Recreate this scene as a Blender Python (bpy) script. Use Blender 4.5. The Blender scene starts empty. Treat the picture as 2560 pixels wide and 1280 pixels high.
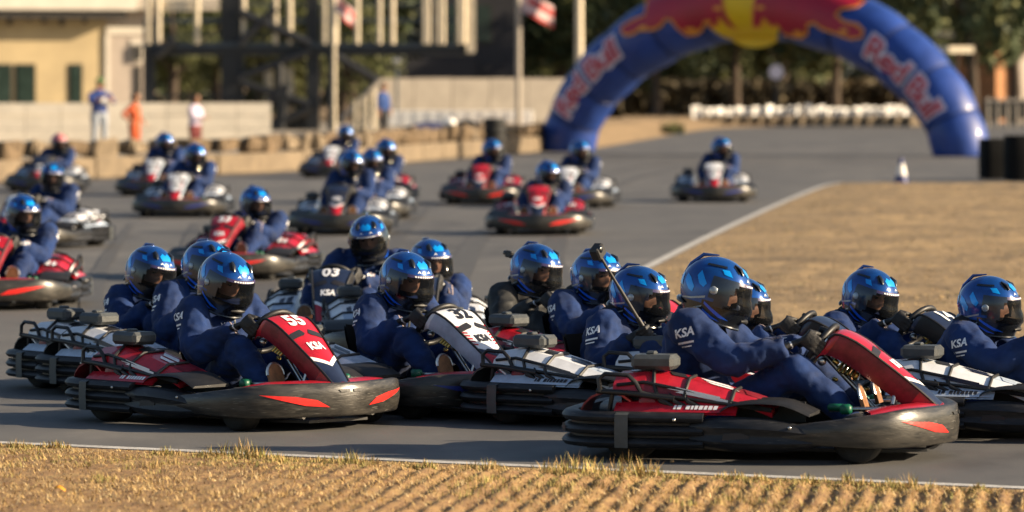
import bpy, bmesh, math, random
import numpy as np
from mathutils import Vector, Matrix, noise
from mathutils.bvhtree import BVHTree

random.seed(7)
R = math.radians
sc = bpy.context.scene

# ------------------------------------------------------------ camera, sky, sun, exposure
F = 12000.0           # focal length in photograph pixels
HC = 2.1              # camera height
HY = 193.0            # horizon row in the photograph
cam = bpy.data.cameras.new('camera')
cam.lens = F / 2560.0 * 36.0
cam.sensor_width = 36.0
cam.shift_y = -(640.0 - HY) / 2560.0
cam.clip_start = 0.5
cam.clip_end = 2000.0
cam.dof.use_dof = True
cam.dof.focus_distance = 28.4
cam.dof.aperture_fstop = 2.7
cam_o = bpy.data.objects.new('camera', cam)
cam_o.location = (0, 0, HC)
cam_o.rotation_euler = (R(90), 0, 0)
sc.collection.objects.link(cam_o)
sc.camera = cam_o

SUN_EL = 21.0
SUN_PHI = 6.0        # sun stands to the right, this many degrees towards the camera
sdir = Vector((math.cos(R(SUN_EL)) * math.cos(R(SUN_PHI)), -math.cos(R(SUN_EL)) * math.sin(R(SUN_PHI)), math.sin(R(SUN_EL))))
sun = bpy.data.lights.new('sun', 'SUN')
sun.energy = 5.0
sun.angle = R(0.6)
sun.color = (1.0, 0.80, 0.55)
sun_o = bpy.data.objects.new('sun', sun)
sun_o.rotation_euler = sdir.to_track_quat('Z', 'Y').to_euler()
sun_o.location = sdir * 60
sc.collection.objects.link(sun_o)

world = bpy.data.worlds.new('World')
sc.world = world
world.use_nodes = True
wn = world.node_tree.nodes
bg = wn['Background']
sky = wn.new('ShaderNodeTexSky')
sky.sky_type = 'NISHITA'
sky.sun_disc = False
sky.sun_elevation = R(SUN_EL)
sky.sun_rotation = math.atan2(sdir.x, sdir.y)
sky.dust_density = 1.5
world.node_tree.links.new(sky.outputs[0], bg.inputs[0])
bg.inputs[1].default_value = 0.061

sc.view_settings.view_transform = 'Standard'
sc.view_settings.look = 'None'
sc.view_settings.gamma = 1.0
sc.view_settings.use_curve_mapping = False
sc.view_settings.exposure = 1.15
sc.cycles.max_bounces = 6
sc.cycles.transparent_max_bounces = 12
sc.cycles.use_denoising = True


def at(px, py, z=0.0):
    d = F * (HC - z) / (py - HY)
    return Vector(((px - 1280.0) / F * d, d, z))


def atd(px, py, d):
    return Vector(((px - 1280.0) / F * d, d, HC - (py - HY) / F * d))


# ------------------------------------------------------------ materials
MATS = {}


def mat(name, col, rough=0.6, metal=0.0, var=0.0, vscale=6.0, bump=0.0, bscale=40.0, spec=0.5, col2=None, coat=0.0, sheen=0.0, stretch=None, scratch=None, detail=6.0):
    if name in MATS:
        return MATS[name]
    m = bpy.data.materials.new(name)
    m.use_nodes = True
    nt = m.node_tree
    p = nt.nodes['Principled BSDF']
    c = (col[0], col[1], col[2], 1.0)
    p.inputs['Base Color'].default_value = c
    p.inputs['Roughness'].default_value = rough
    p.inputs['Metallic'].default_value = metal
    p.inputs['Specular IOR Level'].default_value = spec
    p.inputs['Coat Weight'].default_value = coat
    p.inputs['Coat Roughness'].default_value = 0.08
    p.inputs['Sheen Weight'].default_value = sheen
    tc = nt.nodes.new('ShaderNodeTexCoord')
    oi = nt.nodes.new('ShaderNodeObjectInfo')
    sc_ = nt.nodes.new('ShaderNodeMath'); sc_.operation = 'MULTIPLY'; sc_.inputs[1].default_value = 37.0
    nt.links.new(oi.outputs['Random'], sc_.inputs[0])
    ad_ = nt.nodes.new('ShaderNodeVectorMath'); ad_.operation = 'ADD'
    nt.links.new(tc.outputs['Object'], ad_.inputs[0]); nt.links.new(sc_.outputs[0], ad_.inputs[1])
    vec = ad_.outputs[0]
    if stretch:
        mp = nt.nodes.new('ShaderNodeMapping')
        mp.inputs['Scale'].default_value = stretch
        nt.links.new(vec, mp.inputs['Vector'])
        vec = mp.outputs[0]
    if var > 0 or col2:
        n = nt.nodes.new('ShaderNodeTexNoise')
        n.inputs['Scale'].default_value = vscale
        n.inputs['Detail'].default_value = detail
        n.inputs['Roughness'].default_value = 0.65
        nt.links.new(vec, n.inputs['Vector'])
        ramp = nt.nodes.new('ShaderNodeValToRGB')
        ramp.color_ramp.elements[0].position = 0.33
        ramp.color_ramp.elements[1].position = 0.67
        if col2:
            a, b = c, (col2[0], col2[1], col2[2], 1)
        else:
            a = tuple(x * (1 - var) for x in c[:3]) + (1,)
            b = tuple(min(1, x * (1 + var)) for x in c[:3]) + (1,)
        ramp.color_ramp.elements[0].color = a
        ramp.color_ramp.elements[1].color = b
        nt.links.new(n.outputs['Fac'], ramp.inputs[0])
        nt.links.new(ramp.outputs[0], p.inputs['Base Color'])
        rr = nt.nodes.new('ShaderNodeMapRange')
        rr.inputs['To Min'].default_value = max(0.03, rough - 0.12)
        rr.inputs['To Max'].default_value = min(1.0, rough + 0.12)
        nt.links.new(n.outputs['Fac'], rr.inputs['Value'])
        nt.links.new(rr.outputs[0], p.inputs['Roughness'])
    if scratch:
        mp2 = nt.nodes.new('ShaderNodeMapping'); mp2.inputs['Scale'].default_value = (5, 5, 60)
        nt.links.new(ad_.outputs[0], mp2.inputs[0])
        ns = nt.nodes.new('ShaderNodeTexNoise'); ns.inputs['Scale'].default_value = 2.2; ns.inputs['Detail'].default_value = 3
        nt.links.new(mp2.outputs[0], ns.inputs[0])
        rs_ = nt.nodes.new('ShaderNodeValToRGB'); rs_.color_ramp.elements[0].position = .63; rs_.color_ramp.elements[1].position = .74
        nt.links.new(ns.outputs['Fac'], rs_.inputs[0])
        mxs = nt.nodes.new('ShaderNodeMix'); mxs.data_type = 'RGBA'; mxs.inputs[7].default_value = (*scratch, 1)
        src = p.inputs['Base Color'].links[0].from_socket
        nt.links.new(rs_.outputs[0], mxs.inputs[0]); nt.links.new(src, mxs.inputs[6]); nt.links.new(mxs.outputs[2], p.inputs['Base Color'])
    if bump > 0:
        n2 = nt.nodes.new('ShaderNodeTexNoise')
        n2.inputs['Scale'].default_value = bscale
        n2.inputs['Detail'].default_value = 4.0
        nt.links.new(vec, n2.inputs['Vector'])
        b = nt.nodes.new('ShaderNodeBump')
        b.inputs['Strength'].default_value = bump
        b.inputs['Distance'].default_value = 0.01
        nt.links.new(n2.outputs['Fac'], b.inputs['Height'])
        nt.links.new(b.outputs[0], p.inputs['Normal'])
    MATS[name] = m
    return m


def visor_mat(name, tint, fac):
    m = bpy.data.materials.new(name)
    m.use_nodes = True
    nt = m.node_tree
    nt.nodes.remove(nt.nodes['Principled BSDF'])
    out = nt.nodes['Material Output']
    tr = nt.nodes.new('ShaderNodeBsdfTransparent')
    tr.inputs[0].default_value = (*tint, 1)
    gl = nt.nodes.new('ShaderNodeBsdfPrincipled')
    gl.inputs['Base Color'].default_value = (0.03, 0.035, 0.045, 1)
    gl.inputs['Roughness'].default_value = 0.08
    fr = nt.nodes.new('ShaderNodeFresnel')
    fr.inputs['IOR'].default_value = 1.5
    ad = nt.nodes.new('ShaderNodeMath')
    ad.operation = 'ADD'
    ad.use_clamp = True
    ad.inputs[1].default_value = fac
    nt.links.new(fr.outputs[0], ad.inputs[0])
    mx = nt.nodes.new('ShaderNodeMixShader')
    nt.links.new(ad.outputs[0], mx.inputs[0])
    nt.links.new(tr.outputs[0], mx.inputs[1])
    nt.links.new(gl.outputs[0], mx.inputs[2])
    nt.links.new(mx.outputs[0], out.inputs['Surface'])
    return m


M_PLASTIC = mat('bumper plastic', (0.015, 0.016, 0.019), 0.48, spec=0.4, var=0.45, vscale=9, bump=0.12, bscale=24, stretch=(1, 1, 5), scratch=(0.07, 0.07, 0.07))
M_NOSE = mat('scuffed nose plastic', (0.011, 0.011, 0.011), 0.33, bump=0.12, bscale=24, stretch=(1, 1, 5), col2=(0.050, 0.045, 0.038), vscale=7, spec=0.6, scratch=(0.16, 0.15, 0.13))
M_SEAT = mat('matte seat shell', (0.010, 0.010, 0.010), 0.9, spec=0.1)
M_BLACK = mat('black plastic', (0.012, 0.012, 0.013), 0.5, var=0.3, vscale=20)
M_GREYP = mat('grey plastic', (0.055, 0.062, 0.066), 0.5, var=0.25, vscale=12, bump=0.15, bscale=60)
M_TYRE = mat('tyre rubber', (0.014, 0.014, 0.014), 0.75, var=0.4, vscale=18, bump=0.3, bscale=50)
M_METAL = mat('raw metal', (0.55, 0.53, 0.5), 0.32, metal=1.0, var=0.2, vscale=20)
M_BRASS = mat('brass metal', (0.62, 0.42, 0.13), 0.3, metal=1.0, var=0.25, vscale=25)
M_GREEN = mat('green bracket', (0.0, 0.09, 0.045), 0.45, var=0.2)
M_BROWN = mat('brown pedal', (0.20, 0.09, 0.035), 0.6, var=0.35, vscale=30)
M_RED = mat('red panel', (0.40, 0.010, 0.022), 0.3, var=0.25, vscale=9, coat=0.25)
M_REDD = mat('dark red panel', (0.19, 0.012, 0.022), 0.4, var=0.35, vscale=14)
M_FLASHB = mat('blue flash decal', (0.015, 0.03, 0.20), 0.4, var=0.1)
M_FLASH = mat('red flash decal', (0.75, 0.02, 0.015), 0.4, var=0.1)
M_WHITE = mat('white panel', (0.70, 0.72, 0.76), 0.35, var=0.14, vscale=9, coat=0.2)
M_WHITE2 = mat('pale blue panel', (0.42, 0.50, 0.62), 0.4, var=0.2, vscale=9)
M_NAVYP = mat('navy panel', (0.012, 0.02, 0.05), 0.35, var=0.3, vscale=9, coat=0.2)
M_PRINT = mat('white print', (0.78, 0.79, 0.82), 0.5, var=0.05)
M_BPRINT = mat('black print', (0.015, 0.015, 0.02), 0.5)
M_SUIT = mat('navy suit cloth', (0.0045, 0.023, 0.098), 0.8, var=0.4, vscale=6, bump=0.8, bscale=11, spec=0.3, sheen=0.05)
M_JACKET = mat('black jacket cloth', (0.017, 0.018, 0.019), 0.65, var=0.4, vscale=8, bump=0.5, bscale=14, spec=0.35)
M_GLOVE = mat('black glove', (0.010, 0.010, 0.011), 0.6, var=0.4, vscale=25, bump=0.3, bscale=60)
M_BALA = mat('black neck cloth', (0.006, 0.006, 0.007), 0.85, var=0.3, vscale=20)
M_SKIN = mat('skin', (0.50, 0.27, 0.17), 0.5, var=0.12, vscale=20)
M_EYE = mat('dark eye', (0.02, 0.012, 0.01), 0.25)
M_SHOE = mat('dark shoe', (0.02, 0.02, 0.022), 0.6, var=0.3, vscale=20)
M_GREYCL = mat('pale grey cloth', (0.24, 0.19, 0.20), 0.7, var=0.25, vscale=9, bump=0.3)  # pale cloth of the seam and leg stripes
M_HBLUE = mat('helmet blue', (0.005, 0.066, 0.29), 0.15, metal=0.35, var=0.30, vscale=7, coat=0.7)
M_HCYAN = mat('helmet bright blue', (0.0, 0.30, 0.85), 0.22, metal=0.15, coat=0.7, var=0.1)
M_HBLACK = mat('helmet black', (0.008, 0.010, 0.014), 0.25, coat=0.6, var=0.2)
M_HGREY = mat('helmet silver', (0.30, 0.35, 0.40), 0.3, metal=0.4, coat=0.5, var=0.15)
M_HROYAL = mat('helmet royal blue', (0.01, 0.10, 0.62), 0.25, coat=0.6, var=0.1)
M_HRED = mat('helmet red', (0.55, 0.05, 0.05), 0.3, coat=0.6, var=0.1)
M_HPURP = mat('helmet purple', (0.10, 0.04, 0.22), 0.3, coat=0.6, var=0.1)
M_VPLATE = mat('visor side plate', (0.022, 0.032, 0.05), 0.16, metal=0.2, coat=0.5, var=0.15)
M_BAND = mat('visor band', (0.045, 0.035, 0.11), 0.35)
M_VISOR = visor_mat('clear smoked visor', (0.50, 0.50, 0.53), 0.10)

# ------------------------------------------------------------ object helpers
COL = sc.collection


class MB:
    def __init__(s):
        s.v = []; s.f = []; s.m = []; s.sm = []

    def add(s, verts, faces, mi=0, smooth=False):
        o = len(s.v)
        s.v.extend([tuple(v) for v in verts])
        for f in faces:
            s.f.append(tuple(i + o for i in f)); s.m.append(mi); s.sm.append(smooth)

    def box(s, c, size, mi=0, rot=None, ch=0.0):
        hx, hy, hz = size[0] / 2, size[1] / 2, size[2] / 2
        if ch > 0:
            ch = min(ch, hx * .9, hy * .9, hz * .9)
            vs = []
            for sx in (-1, 1):
                for sy in (-1, 1):
                    for sz in (-1, 1):
                        vs.append((sx * hx, sy * (hy - ch), sz * (hz - ch)))
                        vs.append((sx * (hx - ch), sy * hy, sz * (hz - ch)))
                        vs.append((sx * (hx - ch), sy * (hy - ch), sz * hz))
            bm = bmesh.new()
            for v in vs: bm.verts.new(v)
            bmesh.ops.convex_hull(bm, input=bm.verts)
            bmesh.ops.dissolve_limit(bm, angle_limit=0.01, verts=bm.verts, edges=bm.edges)
            bm.verts.ensure_lookup_table(); bm.verts.index_update()
            V = [v.co.copy() for v in bm.verts]
            Fs = [[v.index for v in f.verts] for f in bm.faces]
            bm.free()
        else:
            V = [Vector((x, y, z)) for x in (-hx, hx) for y in (-hy, hy) for z in (-hz, hz)]
            Fs = [(0, 1, 3, 2), (4, 6, 7, 5), (0, 4, 5, 1), (2, 3, 7, 6), (0, 2, 6, 4), (1, 5, 7, 3)]
        if rot is not None:
            V = [rot @ v for v in V]
        c = Vector(c)
        s.add([v + c for v in V], Fs, mi)

    def tube(s, pts, rad, n=8, mi=0, closed=False, cap=True, flat=None):
        pts = [Vector(p) for p in pts]
        k = len(pts)
        if not hasattr(rad, '__len__'):
            rad = [rad] * k
        rings = []
        up = None
        for i in range(k):
            if closed:
                t = pts[(i + 1) % k] - pts[(i - 1) % k]
            else:
                t = pts[min(i + 1, k - 1)] - pts[max(i - 1, 0)]
            t.normalize()
            if up is None:
                a = Vector((0, 0, 1)) if abs(t.z) < 0.9 else Vector((0, 1, 0))
                up = (a - t * a.dot(t)).normalized()
            else:
                up = (up - t * up.dot(t))
                up = up.normalized() if up.length > 1e-6 else Vector((0, 1, 0))
            si = t.cross(up)
            r = rad[i]
            ra, rb = (r if isinstance(r, tuple) else (r, r))
            rings.append([pts[i] + si * (math.cos(2 * math.pi * j / n) * ra) + up * (math.sin(2 * math.pi * j / n) * rb) for j in range(n)])
        s.loft(rings, mi, closed, cap, True)

    def loft(s, rings, mi=0, closed=False, cap=True, smooth=True):
        n = len(rings[0]); k = len(rings)
        V = [v for r in rings for v in r]
        Fs = []
        for i in range(k if closed else k - 1):
            a = i * n; b = ((i + 1) % k) * n
            for j in range(n):
                Fs.append((a + j, a + (j + 1) % n, b + (j + 1) % n, b + j))
        if cap and not closed:
            Fs.append(tuple(range(n - 1, -1, -1)))
            Fs.append(tuple((k - 1) * n + j for j in range(n)))
        s.add(V, Fs, mi, smooth)

    def strip(s, rows, mi=0, smooth=True, flip=False):
        """open grid of points rows x cols"""
        n = len(rows[0])
        V = [v for r in rows for v in r]
        Fs = []
        for i in range(len(rows) - 1):
            for j in range(n - 1):
                q = (i * n + j, i * n + j + 1, (i + 1) * n + j + 1, (i + 1) * n + j)
                Fs.append(q[::-1] if flip else q)
        s.add(V, Fs, mi, smooth)

    def ball(s, c, r, mi=0, nu=12, nv=8):
        if not hasattr(r, '__len__'): r = (r, r, r)
        rings = []
        for i in range(nv + 1):
            th = math.pi * (i + 0.02) / (nv + 0.04)
            rings.append([(c[0] + r[0] * math.sin(th) * math.cos(2 * math.pi * j / nu), c[1] + r[1] * math.sin(th) * math.sin(2 * math.pi * j / nu), c[2] - r[2] * math.cos(th)) for j in range(nu)])
        s.loft(rings, mi)

    def mesh(s, name, mats, bevel=0.0):
        me = bpy.data.meshes.new(name)
        me.from_pydata(s.v, [], s.f)
        for m in mats: me.materials.append(m)
        me.polygons.foreach_set('material_index', s.m)
        me.polygons.foreach_set('use_smooth', s.sm)
        me.update()
        if any(s.sm): me.set_sharp_from_angle(angle=R(52))
        return me


def link(name, me, parent=None, loc=None):
    o = bpy.data.objects.new(name, me)
    COL.objects.link(o)
    if parent: o.parent = parent
    if loc is not None: o.location = loc
    return o


def tag(o, label=None, cat=None, group=None, kind=None):
    if label: o['label'] = label
    if cat: o['category'] = cat
    if group: o['group'] = group
    if kind: o['kind'] = kind
    return o


def empty(name, loc, rz=0.0):
    o = bpy.data.objects.new(name, None)
    o.empty_display_size = 0.2
    COL.objects.link(o)
    o.location = loc
    o.rotation_euler = (0, 0, rz)
    return o


def build(tree, parent):
    """tree: list of (name, mesh, children[, matrix])"""
    out = []
    for t in tree:
        o = link(t[0], t[1], parent)
        if len(t) > 3 and t[3] is not None: o.matrix_local = t[3]
        build(t[2], o)
        out.append(o)
    return out


def eval_mesh(o):
    dg = bpy.context.evaluated_depsgraph_get()
    me = bpy.data.meshes.new_from_object(o.evaluated_get(dg), depsgraph=dg)
    return me


FLAT = {}


def text_mesh(body, size, bold=0.0, spacing=1.0, shear=0.0):
    key = (body, size, bold, spacing, shear)
    if key in FLAT: return FLAT[key]
    cu = bpy.data.curves.new('text', 'FONT')
    cu.body = body; cu.size = size; cu.align_x = 'CENTER'; cu.align_y = 'CENTER'
    cu.offset = bold; cu.space_character = spacing; cu.shear = shear
    cu.resolution_u = 3
    o = bpy.data.objects.new('text', cu); COL.objects.link(o)
    bpy.context.view_layer.update()
    me = FLAT[key] = eval_mesh(o)
    bpy.data.objects.remove(o); bpy.data.curves.remove(cu)
    return me


def poly_mesh(polys, offset=0.0):
    key = (repr(polys), offset)
    if key in FLAT: return FLAT[key]
    cu = bpy.data.curves.new('poly', 'CURVE')
    cu.dimensions = '2D'; cu.fill_mode = 'BOTH'; cu.offset = offset
    for P in polys:
        sp = cu.splines.new('POLY')
        sp.points.add(len(P) - 1)
        for i, p in enumerate(P): sp.points[i].co = (p[0], p[1], 0, 1)
        sp.use_cyclic_u = True
    o = bpy.data.objects.new('poly', cu); COL.objects.link(o)
    bpy.context.view_layer.update()
    me = FLAT[key] = eval_mesh(o)
    bpy.data.objects.remove(o); bpy.data.curves.remove(cu)
    return me


def map_print(me2d, fn, step, material, name):
    """cut a flat mesh into cells and lay its points on a surface by fn(u, v)"""
    bm = bmesh.new(); bm.from_mesh(me2d)
    if len(bm.verts):
        for ax in (0, 1):
            lo = min(v.co[ax] for v in bm.verts); hi = max(v.co[ax] for v in bm.verts)
            k = int((hi - lo) / step)
            for i in range(1, k + 1):
                co = [0, 0, 0]; no = [0, 0, 0]
                co[ax] = lo + i * step; no[ax] = 1
                bmesh.ops.bisect_plane(bm, geom=bm.verts[:] + bm.edges[:] + bm.faces[:], dist=1e-6, plane_co=co, plane_no=no)
    for v in bm.verts:
        v.co = Vector(fn(v.co.x, v.co.y))
    me = bpy.data.meshes.new(name)
    bm.to_mesh(me); bm.free()
    me.materials.clear(); me.materials.append(material)
    return me


def join_meshes(name, mes):
    """several meshes with their own materials into one"""
    mats = []
    bmv = MB()
    for me in mes:
        idx = []
        for m in me.materials:
            if m not in mats: mats.append(m)
            idx.append(mats.index(m))
        if not idx: idx = [0]
        o = len(bmv.v)
        bmv.v.extend([tuple(v.co) for v in me.vertices])
        for p in me.polygons:
            bmv.f.append(tuple(i + o for i in p.vertices)); bmv.m.append(idx[min(p.material_index, len(idx) - 1)]); bmv.sm.append(p.use_smooth)
    return bmv.mesh(name, mats)


def remeshed(mb, voxel, smooth_it, name):
    me = mb.mesh(name, [])
    bm = bmesh.new(); bm.from_mesh(me)
    bmesh.ops.recalc_face_normals(bm, faces=bm.faces[:])
    bm.to_mesh(me); bm.free()
    o = bpy.data.objects.new('tmp', me); COL.objects.link(o)
    r = o.modifiers.new('r', 'REMESH'); r.mode = 'VOXEL'; r.voxel_size = voxel
    if smooth_it:
        s = o.modifiers.new('s', 'SMOOTH'); s.factor = 0.5; s.iterations = smooth_it
    bpy.context.view_layer.update()
    out = eval_mesh(o)
    bpy.data.objects.remove(o); bpy.data.meshes.remove(me)
    return out


def interp(pts, t):
    """piecewise smooth interpolation through pts (list of tuples) at t in 0..1"""
    n = len(pts) - 1
    x = max(0.0, min(0.99999, t)) * n
    i = int(x); f = x - i
    p0 = pts[max(i - 1, 0)]; p1 = pts[i]; p2 = pts[i + 1]; p3 = pts[min(i + 2, n)]
    return tuple(0.5 * ((2 * b) + (-a + c) * f + (2 * a - 5 * b + 4 * c - d) * f * f + (-a + 3 * b - 3 * c + d) * f ** 3) for a, b, c, d in zip(p0, p1, p2, p3))

# ============================================================ kart
def mirror(pts):
    return pts + [(p[0], -p[1]) for p in reversed(pts[:-1])]


NOSE = mirror([(0.20, -0.668), (0.44, -0.655), (0.65, -0.595), (0.79, -0.46), (0.88, -0.25), (0.935, 0.0)])
REAR = mirror([(-0.20, -0.665), (-0.42, -0.675), (-0.66, -0.675), (-0.84, -0.625), (-0.935, -0.48), (-0.96, -0.24), (-0.965, 0.0)])[::-1]


def path_frame(P, s):
    p = interp(P, s)
    a = interp(P, max(0, s - 0.01)); b = interp(P, min(1, s + 0.01))
    t = Vector((b[0] - a[0], b[1] - a[1], 0)).normalized()
    return Vector((p[0], p[1], 0)), t


def nose_pt(s, z, eps=0.0):
    p, t = path_frame(NOSE, s)
    n = Vector((t.y, -t.x, 0))
    zb, zt = nose_z(s)
    f = (z - zb) / (zt - zb)
    out = 0.012 + 0.012 * math.sin(math.pi * min(1, max(0, f))) + eps
    q = p + n * out
    q.z = z
    return q


def nose_z(s):
    k = math.sin(math.pi * s)
    return 0.105 - 0.022 * min(1, k * 1.6), 0.190 + 0.085 * min(1.0, k * 1.25)


def sweep(mb, P, prof, n, mi=0, zfun=None):
    rings = []
    for i in range(n + 1):
        s = i / n
        p, t = path_frame(P, s)
        nn = Vector((t.y, -t.x, 0))
        ring = []
        for (o, z) in prof:
            if zfun:
                zb, zt = zfun(s); z = zb + z * (zt - zb)
            q = p + nn * o
            ring.append(Vector((q.x, q.y, z)))
        rings.append(ring)
    mb.loft(rings, mi, False, True, True)


def disc_ring(mb, c, axis_y, prof, n=20, mi=0):
    """lathe about the Y axis at c; prof list of (r, y)"""
    rings = []
    for r, y in prof:
        rings.append([Vector((c[0] + r * math.cos(2 * math.pi * j / n), c[1] + y, c[2] + r * math.sin(2 * math.pi * j / n))) for j in range(n)])
    mb.loft(rings, mi, False, True, True)


SEATY = 0.135
PANEL = [(0.325, 0.592, 0.142), (0.375, 0.616, 0.150), (0.475, 0.572, 0.136), (0.585, 0.490, 0.116), (0.695, 0.404, 0.096), (0.79, 0.325, 0.076), (0.865, 0.256, 0.062)]


def panel_pt(u, t, eps=0.0):
    x, z, w = interp(PANEL, t)
    a = interp(PANEL, max(0, t - 0.02)); b = interp(PANEL, min(1, t + 0.02))
    tx, tz = b[0] - a[0], b[1] - a[1]
    l = math.hypot(tx, tz)
    nx, nz = -tz / l, tx / l
    off = eps + 0.02 * (1 - u * u)
    return Vector((x + nx * off, u * w, z + nz * off))


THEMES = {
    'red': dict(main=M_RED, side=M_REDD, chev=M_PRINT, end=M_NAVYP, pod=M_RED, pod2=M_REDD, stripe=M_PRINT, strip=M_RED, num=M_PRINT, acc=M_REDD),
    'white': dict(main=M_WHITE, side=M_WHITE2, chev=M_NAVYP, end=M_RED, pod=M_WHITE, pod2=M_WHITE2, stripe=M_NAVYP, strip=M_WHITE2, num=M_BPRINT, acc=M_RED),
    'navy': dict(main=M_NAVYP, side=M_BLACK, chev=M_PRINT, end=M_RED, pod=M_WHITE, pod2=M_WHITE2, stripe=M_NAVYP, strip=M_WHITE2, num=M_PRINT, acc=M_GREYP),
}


def make_kart(theme):
    T = THEMES[theme]
    tree = []
    # ---- floor pan and rails
    mb = MB()
    rings = []
    for x, w in ((-0.86, .40), (-0.6, .44), (-0.2, .40), (.2, .36), (.6, .34), (.84, .22)):
        rings.append([Vector((x, -w, .045)), Vector((x, w, .045)), Vector((x, w, .06)), Vector((x, -w, .06))])
    mb.loft(rings, 0, smooth=False)
    for sy in (-1, 1):
        mb.tube([(-.85, sy * .33, .085), (-.3, sy * .36, .085), (.3, sy * .30, .085), (.84, sy * .26, .085)], .016, 8, 1)
    mb.tube([(-.6, -.42, .14), (-.6, .42, .14)], .02, 10, 1)
    mb.tube([(.58, -.42, .13), (.58, .42, .13)], .014, 8, 1)
    tree.append(('floor_pan', mb.mesh('floor_pan', [M_BLACK, M_METAL]), []))
    # ---- nose bumper
    mb = MB()
    prof = [(-.03, 0.0), (0.004, 0.0), (.013, .05), (.021, .3), (.024, .5), (.021, .7), (.014, .955), (.006, .99), (-.012, 1.0), (-.03, .97), (-.06, .90), (-.06, .1)]
    sweep(mb, NOSE, prof, 48, 0, nose_z)
    nose = mb.mesh('nose_bumper', [M_NOSE])
    subs = []
    for sgn in (-1, 1):
        def fl(u, v, sgn=sgn):
            s = u if sgn < 0 else 1 - u
            return nose_pt(s, v, 0.004)
        P = [(.265, .215), (.36, .202), (.415, .180), (.445, .138), (.385, .150), (.33, .180)]
        me = map_print(poly_mesh([P]), fl, 0.02, M_FLASH if theme == 'red' else M_FLASHB, 'nose_flash')
        subs.append(('nose_flash', me, []))
        P = [(.472, .222), (.494, .222), (.496, .238), (.466, .238)]
        me = map_print(poly_mesh([P]), fl, 0.02, M_BLACK, 'slot')
        subs.append(('slot', me, []))
    tree.append(('nose_bumper', nose, subs))
    # ---- nose cover on top of the bumper
    mb = MB()
    rows = []
    for i in range(9):
        s = .2 + .6 * i / 8
        p, t = path_frame(NOSE, s)
        zt = nose_z(s)[1]
        row = []
        for k, (f, dz) in enumerate(((1.0 - .045, -.016), (.88, .0), (.74, .006), (.60, -.010))):
            cx = .30 + (p.x - .30) * f if k else p.x - .03
            row.append(Vector((p.x * f if k == 0 else .34 + (p.x - .34) * f, p.y * f, zt + dz)))
        rows.append(row)
    mb.strip(rows, 0, True)
    mb.strip([[v - Vector((0, 0, .014)) for v in r] for r in rows], 0, True, True)
    tree.append(('nose_cover', mb.mesh('nose_cover', [T['acc'] if theme != 'red' else M_RED]), []))
    # ---- rear wrap bumper with three ribs
    mb = MB()
    prof = [(-.05, .073), (-.02, .070)]
    for z0, z1 in ((.068, .120), (.131, .183), (.194, .248)):
        zm = (z0 + z1) / 2
        prof += [(-.014, z0), (.020, z0 + .006), (.032, z0 + .020), (.035, zm), (.030, z1 - .018), (.018, z1 - .005), (-.014, z1)]
    prof += [(-.02, .250), (-.05, .245)]
    sweep(mb, REAR, prof, 52, 0)
    rb = mb.mesh('rear_bumper', [M_PLASTIC])
    subs = []
    for s0, s1 in ((.135, .158), (.842, .865)):
        mb = MB()
        rows = []
        for i in range(4):
            p, t = path_frame(REAR, s0 + (s1 - s0) * i / 3)
            nn = Vector((t.y, -t.x, 0))
            rows.append([Vector((*(p + nn * .040).xy, .072)), Vector((*(p + nn * .044).xy, .16)), Vector((*(p + nn * .040).xy, .236)), Vector((*(p + nn * .01).xy, .247))])
        mb.strip(rows, 0, True)
        subs.append(('patch_plate', mb.mesh('patch_plate', [M_GREYP]), []))
    for s0, s1 in ((.29, .315), (.685, .71)):
        mb = MB()
        rows = []
        for i in range(3):
            p, t = path_frame(REAR, s0 + (s1 - s0) * i / 2)
            nn = Vector((t.y, -t.x, 0))
            rows.append([Vector((*(p + nn * .036).xy, .140)), Vector((*(p + nn * .036).xy, .182))])
        mb.strip(rows, 0, True)
        subs.append(('slot', mb.mesh('slot', [M_BPRINT]), []))
    tree.append(('rear_bumper', rb, subs))
    # ---- side pods
    for sy in (-1, 1):
        mb = MB()
        rings = []
        for i in range(15):
            t = i / 14
            x = -.27 + .66 * t
            k = math.sin(math.pi * min(1, max(0, .10 + .84 * t))) ** .45
            y0 = .640 + .012 * math.sin(math.pi * t)
            zt = .145 + .100 * k - .030 * t
            zb = .13 - .075 * k
            o = .062 * k
            h = zt - zb
            sec = [(-.08, zb + .01), (-.01, zb), (o * .7, zb + .12 * h), (o, zb + .28 * h), (o * .75, zb + .45 * h), (o * .72, zb + .52 * h), (o * 1.06, zb + .70 * h), (o * .85, zb + .88 * h), (o * .2, zt), (-.08, zt - .01)]
            ring = [Vector((x, sy * (y0 + a), z)) for a, z in sec]
            rings.append(ring if sy > 0 else ring[::-1])
        mb.loft(rings, 0)
        pod = mb.mesh('side_pod', [M_PLASTIC])
        mb = MB()
        yy = sy * .697
        mb.loft([[Vector((x, sy * (.692 + d), z)) for x, z in ((-.10, .118), (-.02, .112), (.03, .118), (.04, .142), (-.01, .156), (-.09, .152))] for d in (0, .010)], 0, smooth=False)
        tree.append(('side_pod', pod, [('slot', mb.mesh('slot', [M_BPRINT]), [])]))
        # hood over the pod
        mb = MB()
        P = [(-.14, .245), (-.075, .292), (.05, .308), (.20, .300), (.33, .250)]
        rings = []
        for i in range(13):
            x, z = interp(P, i / 12)
            rings.append([Vector((x, sy * .655, z - .012)), Vector((x, sy * .640, z)), Vector((x, sy * .39, z + .006)), Vector((x, sy * .38, z - .012))])
        mb.loft(rings if sy > 0 else [r[::-1] for r in rings], 0)
        mb.box((.08, sy * .40, .245), (.36, .02, .10), 0)
        tree.append(('pod_hood', mb.mesh('pod_hood', [M_BLACK]), []))
        # sloping printed strip
        mb = MB()
        rows = []
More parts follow.
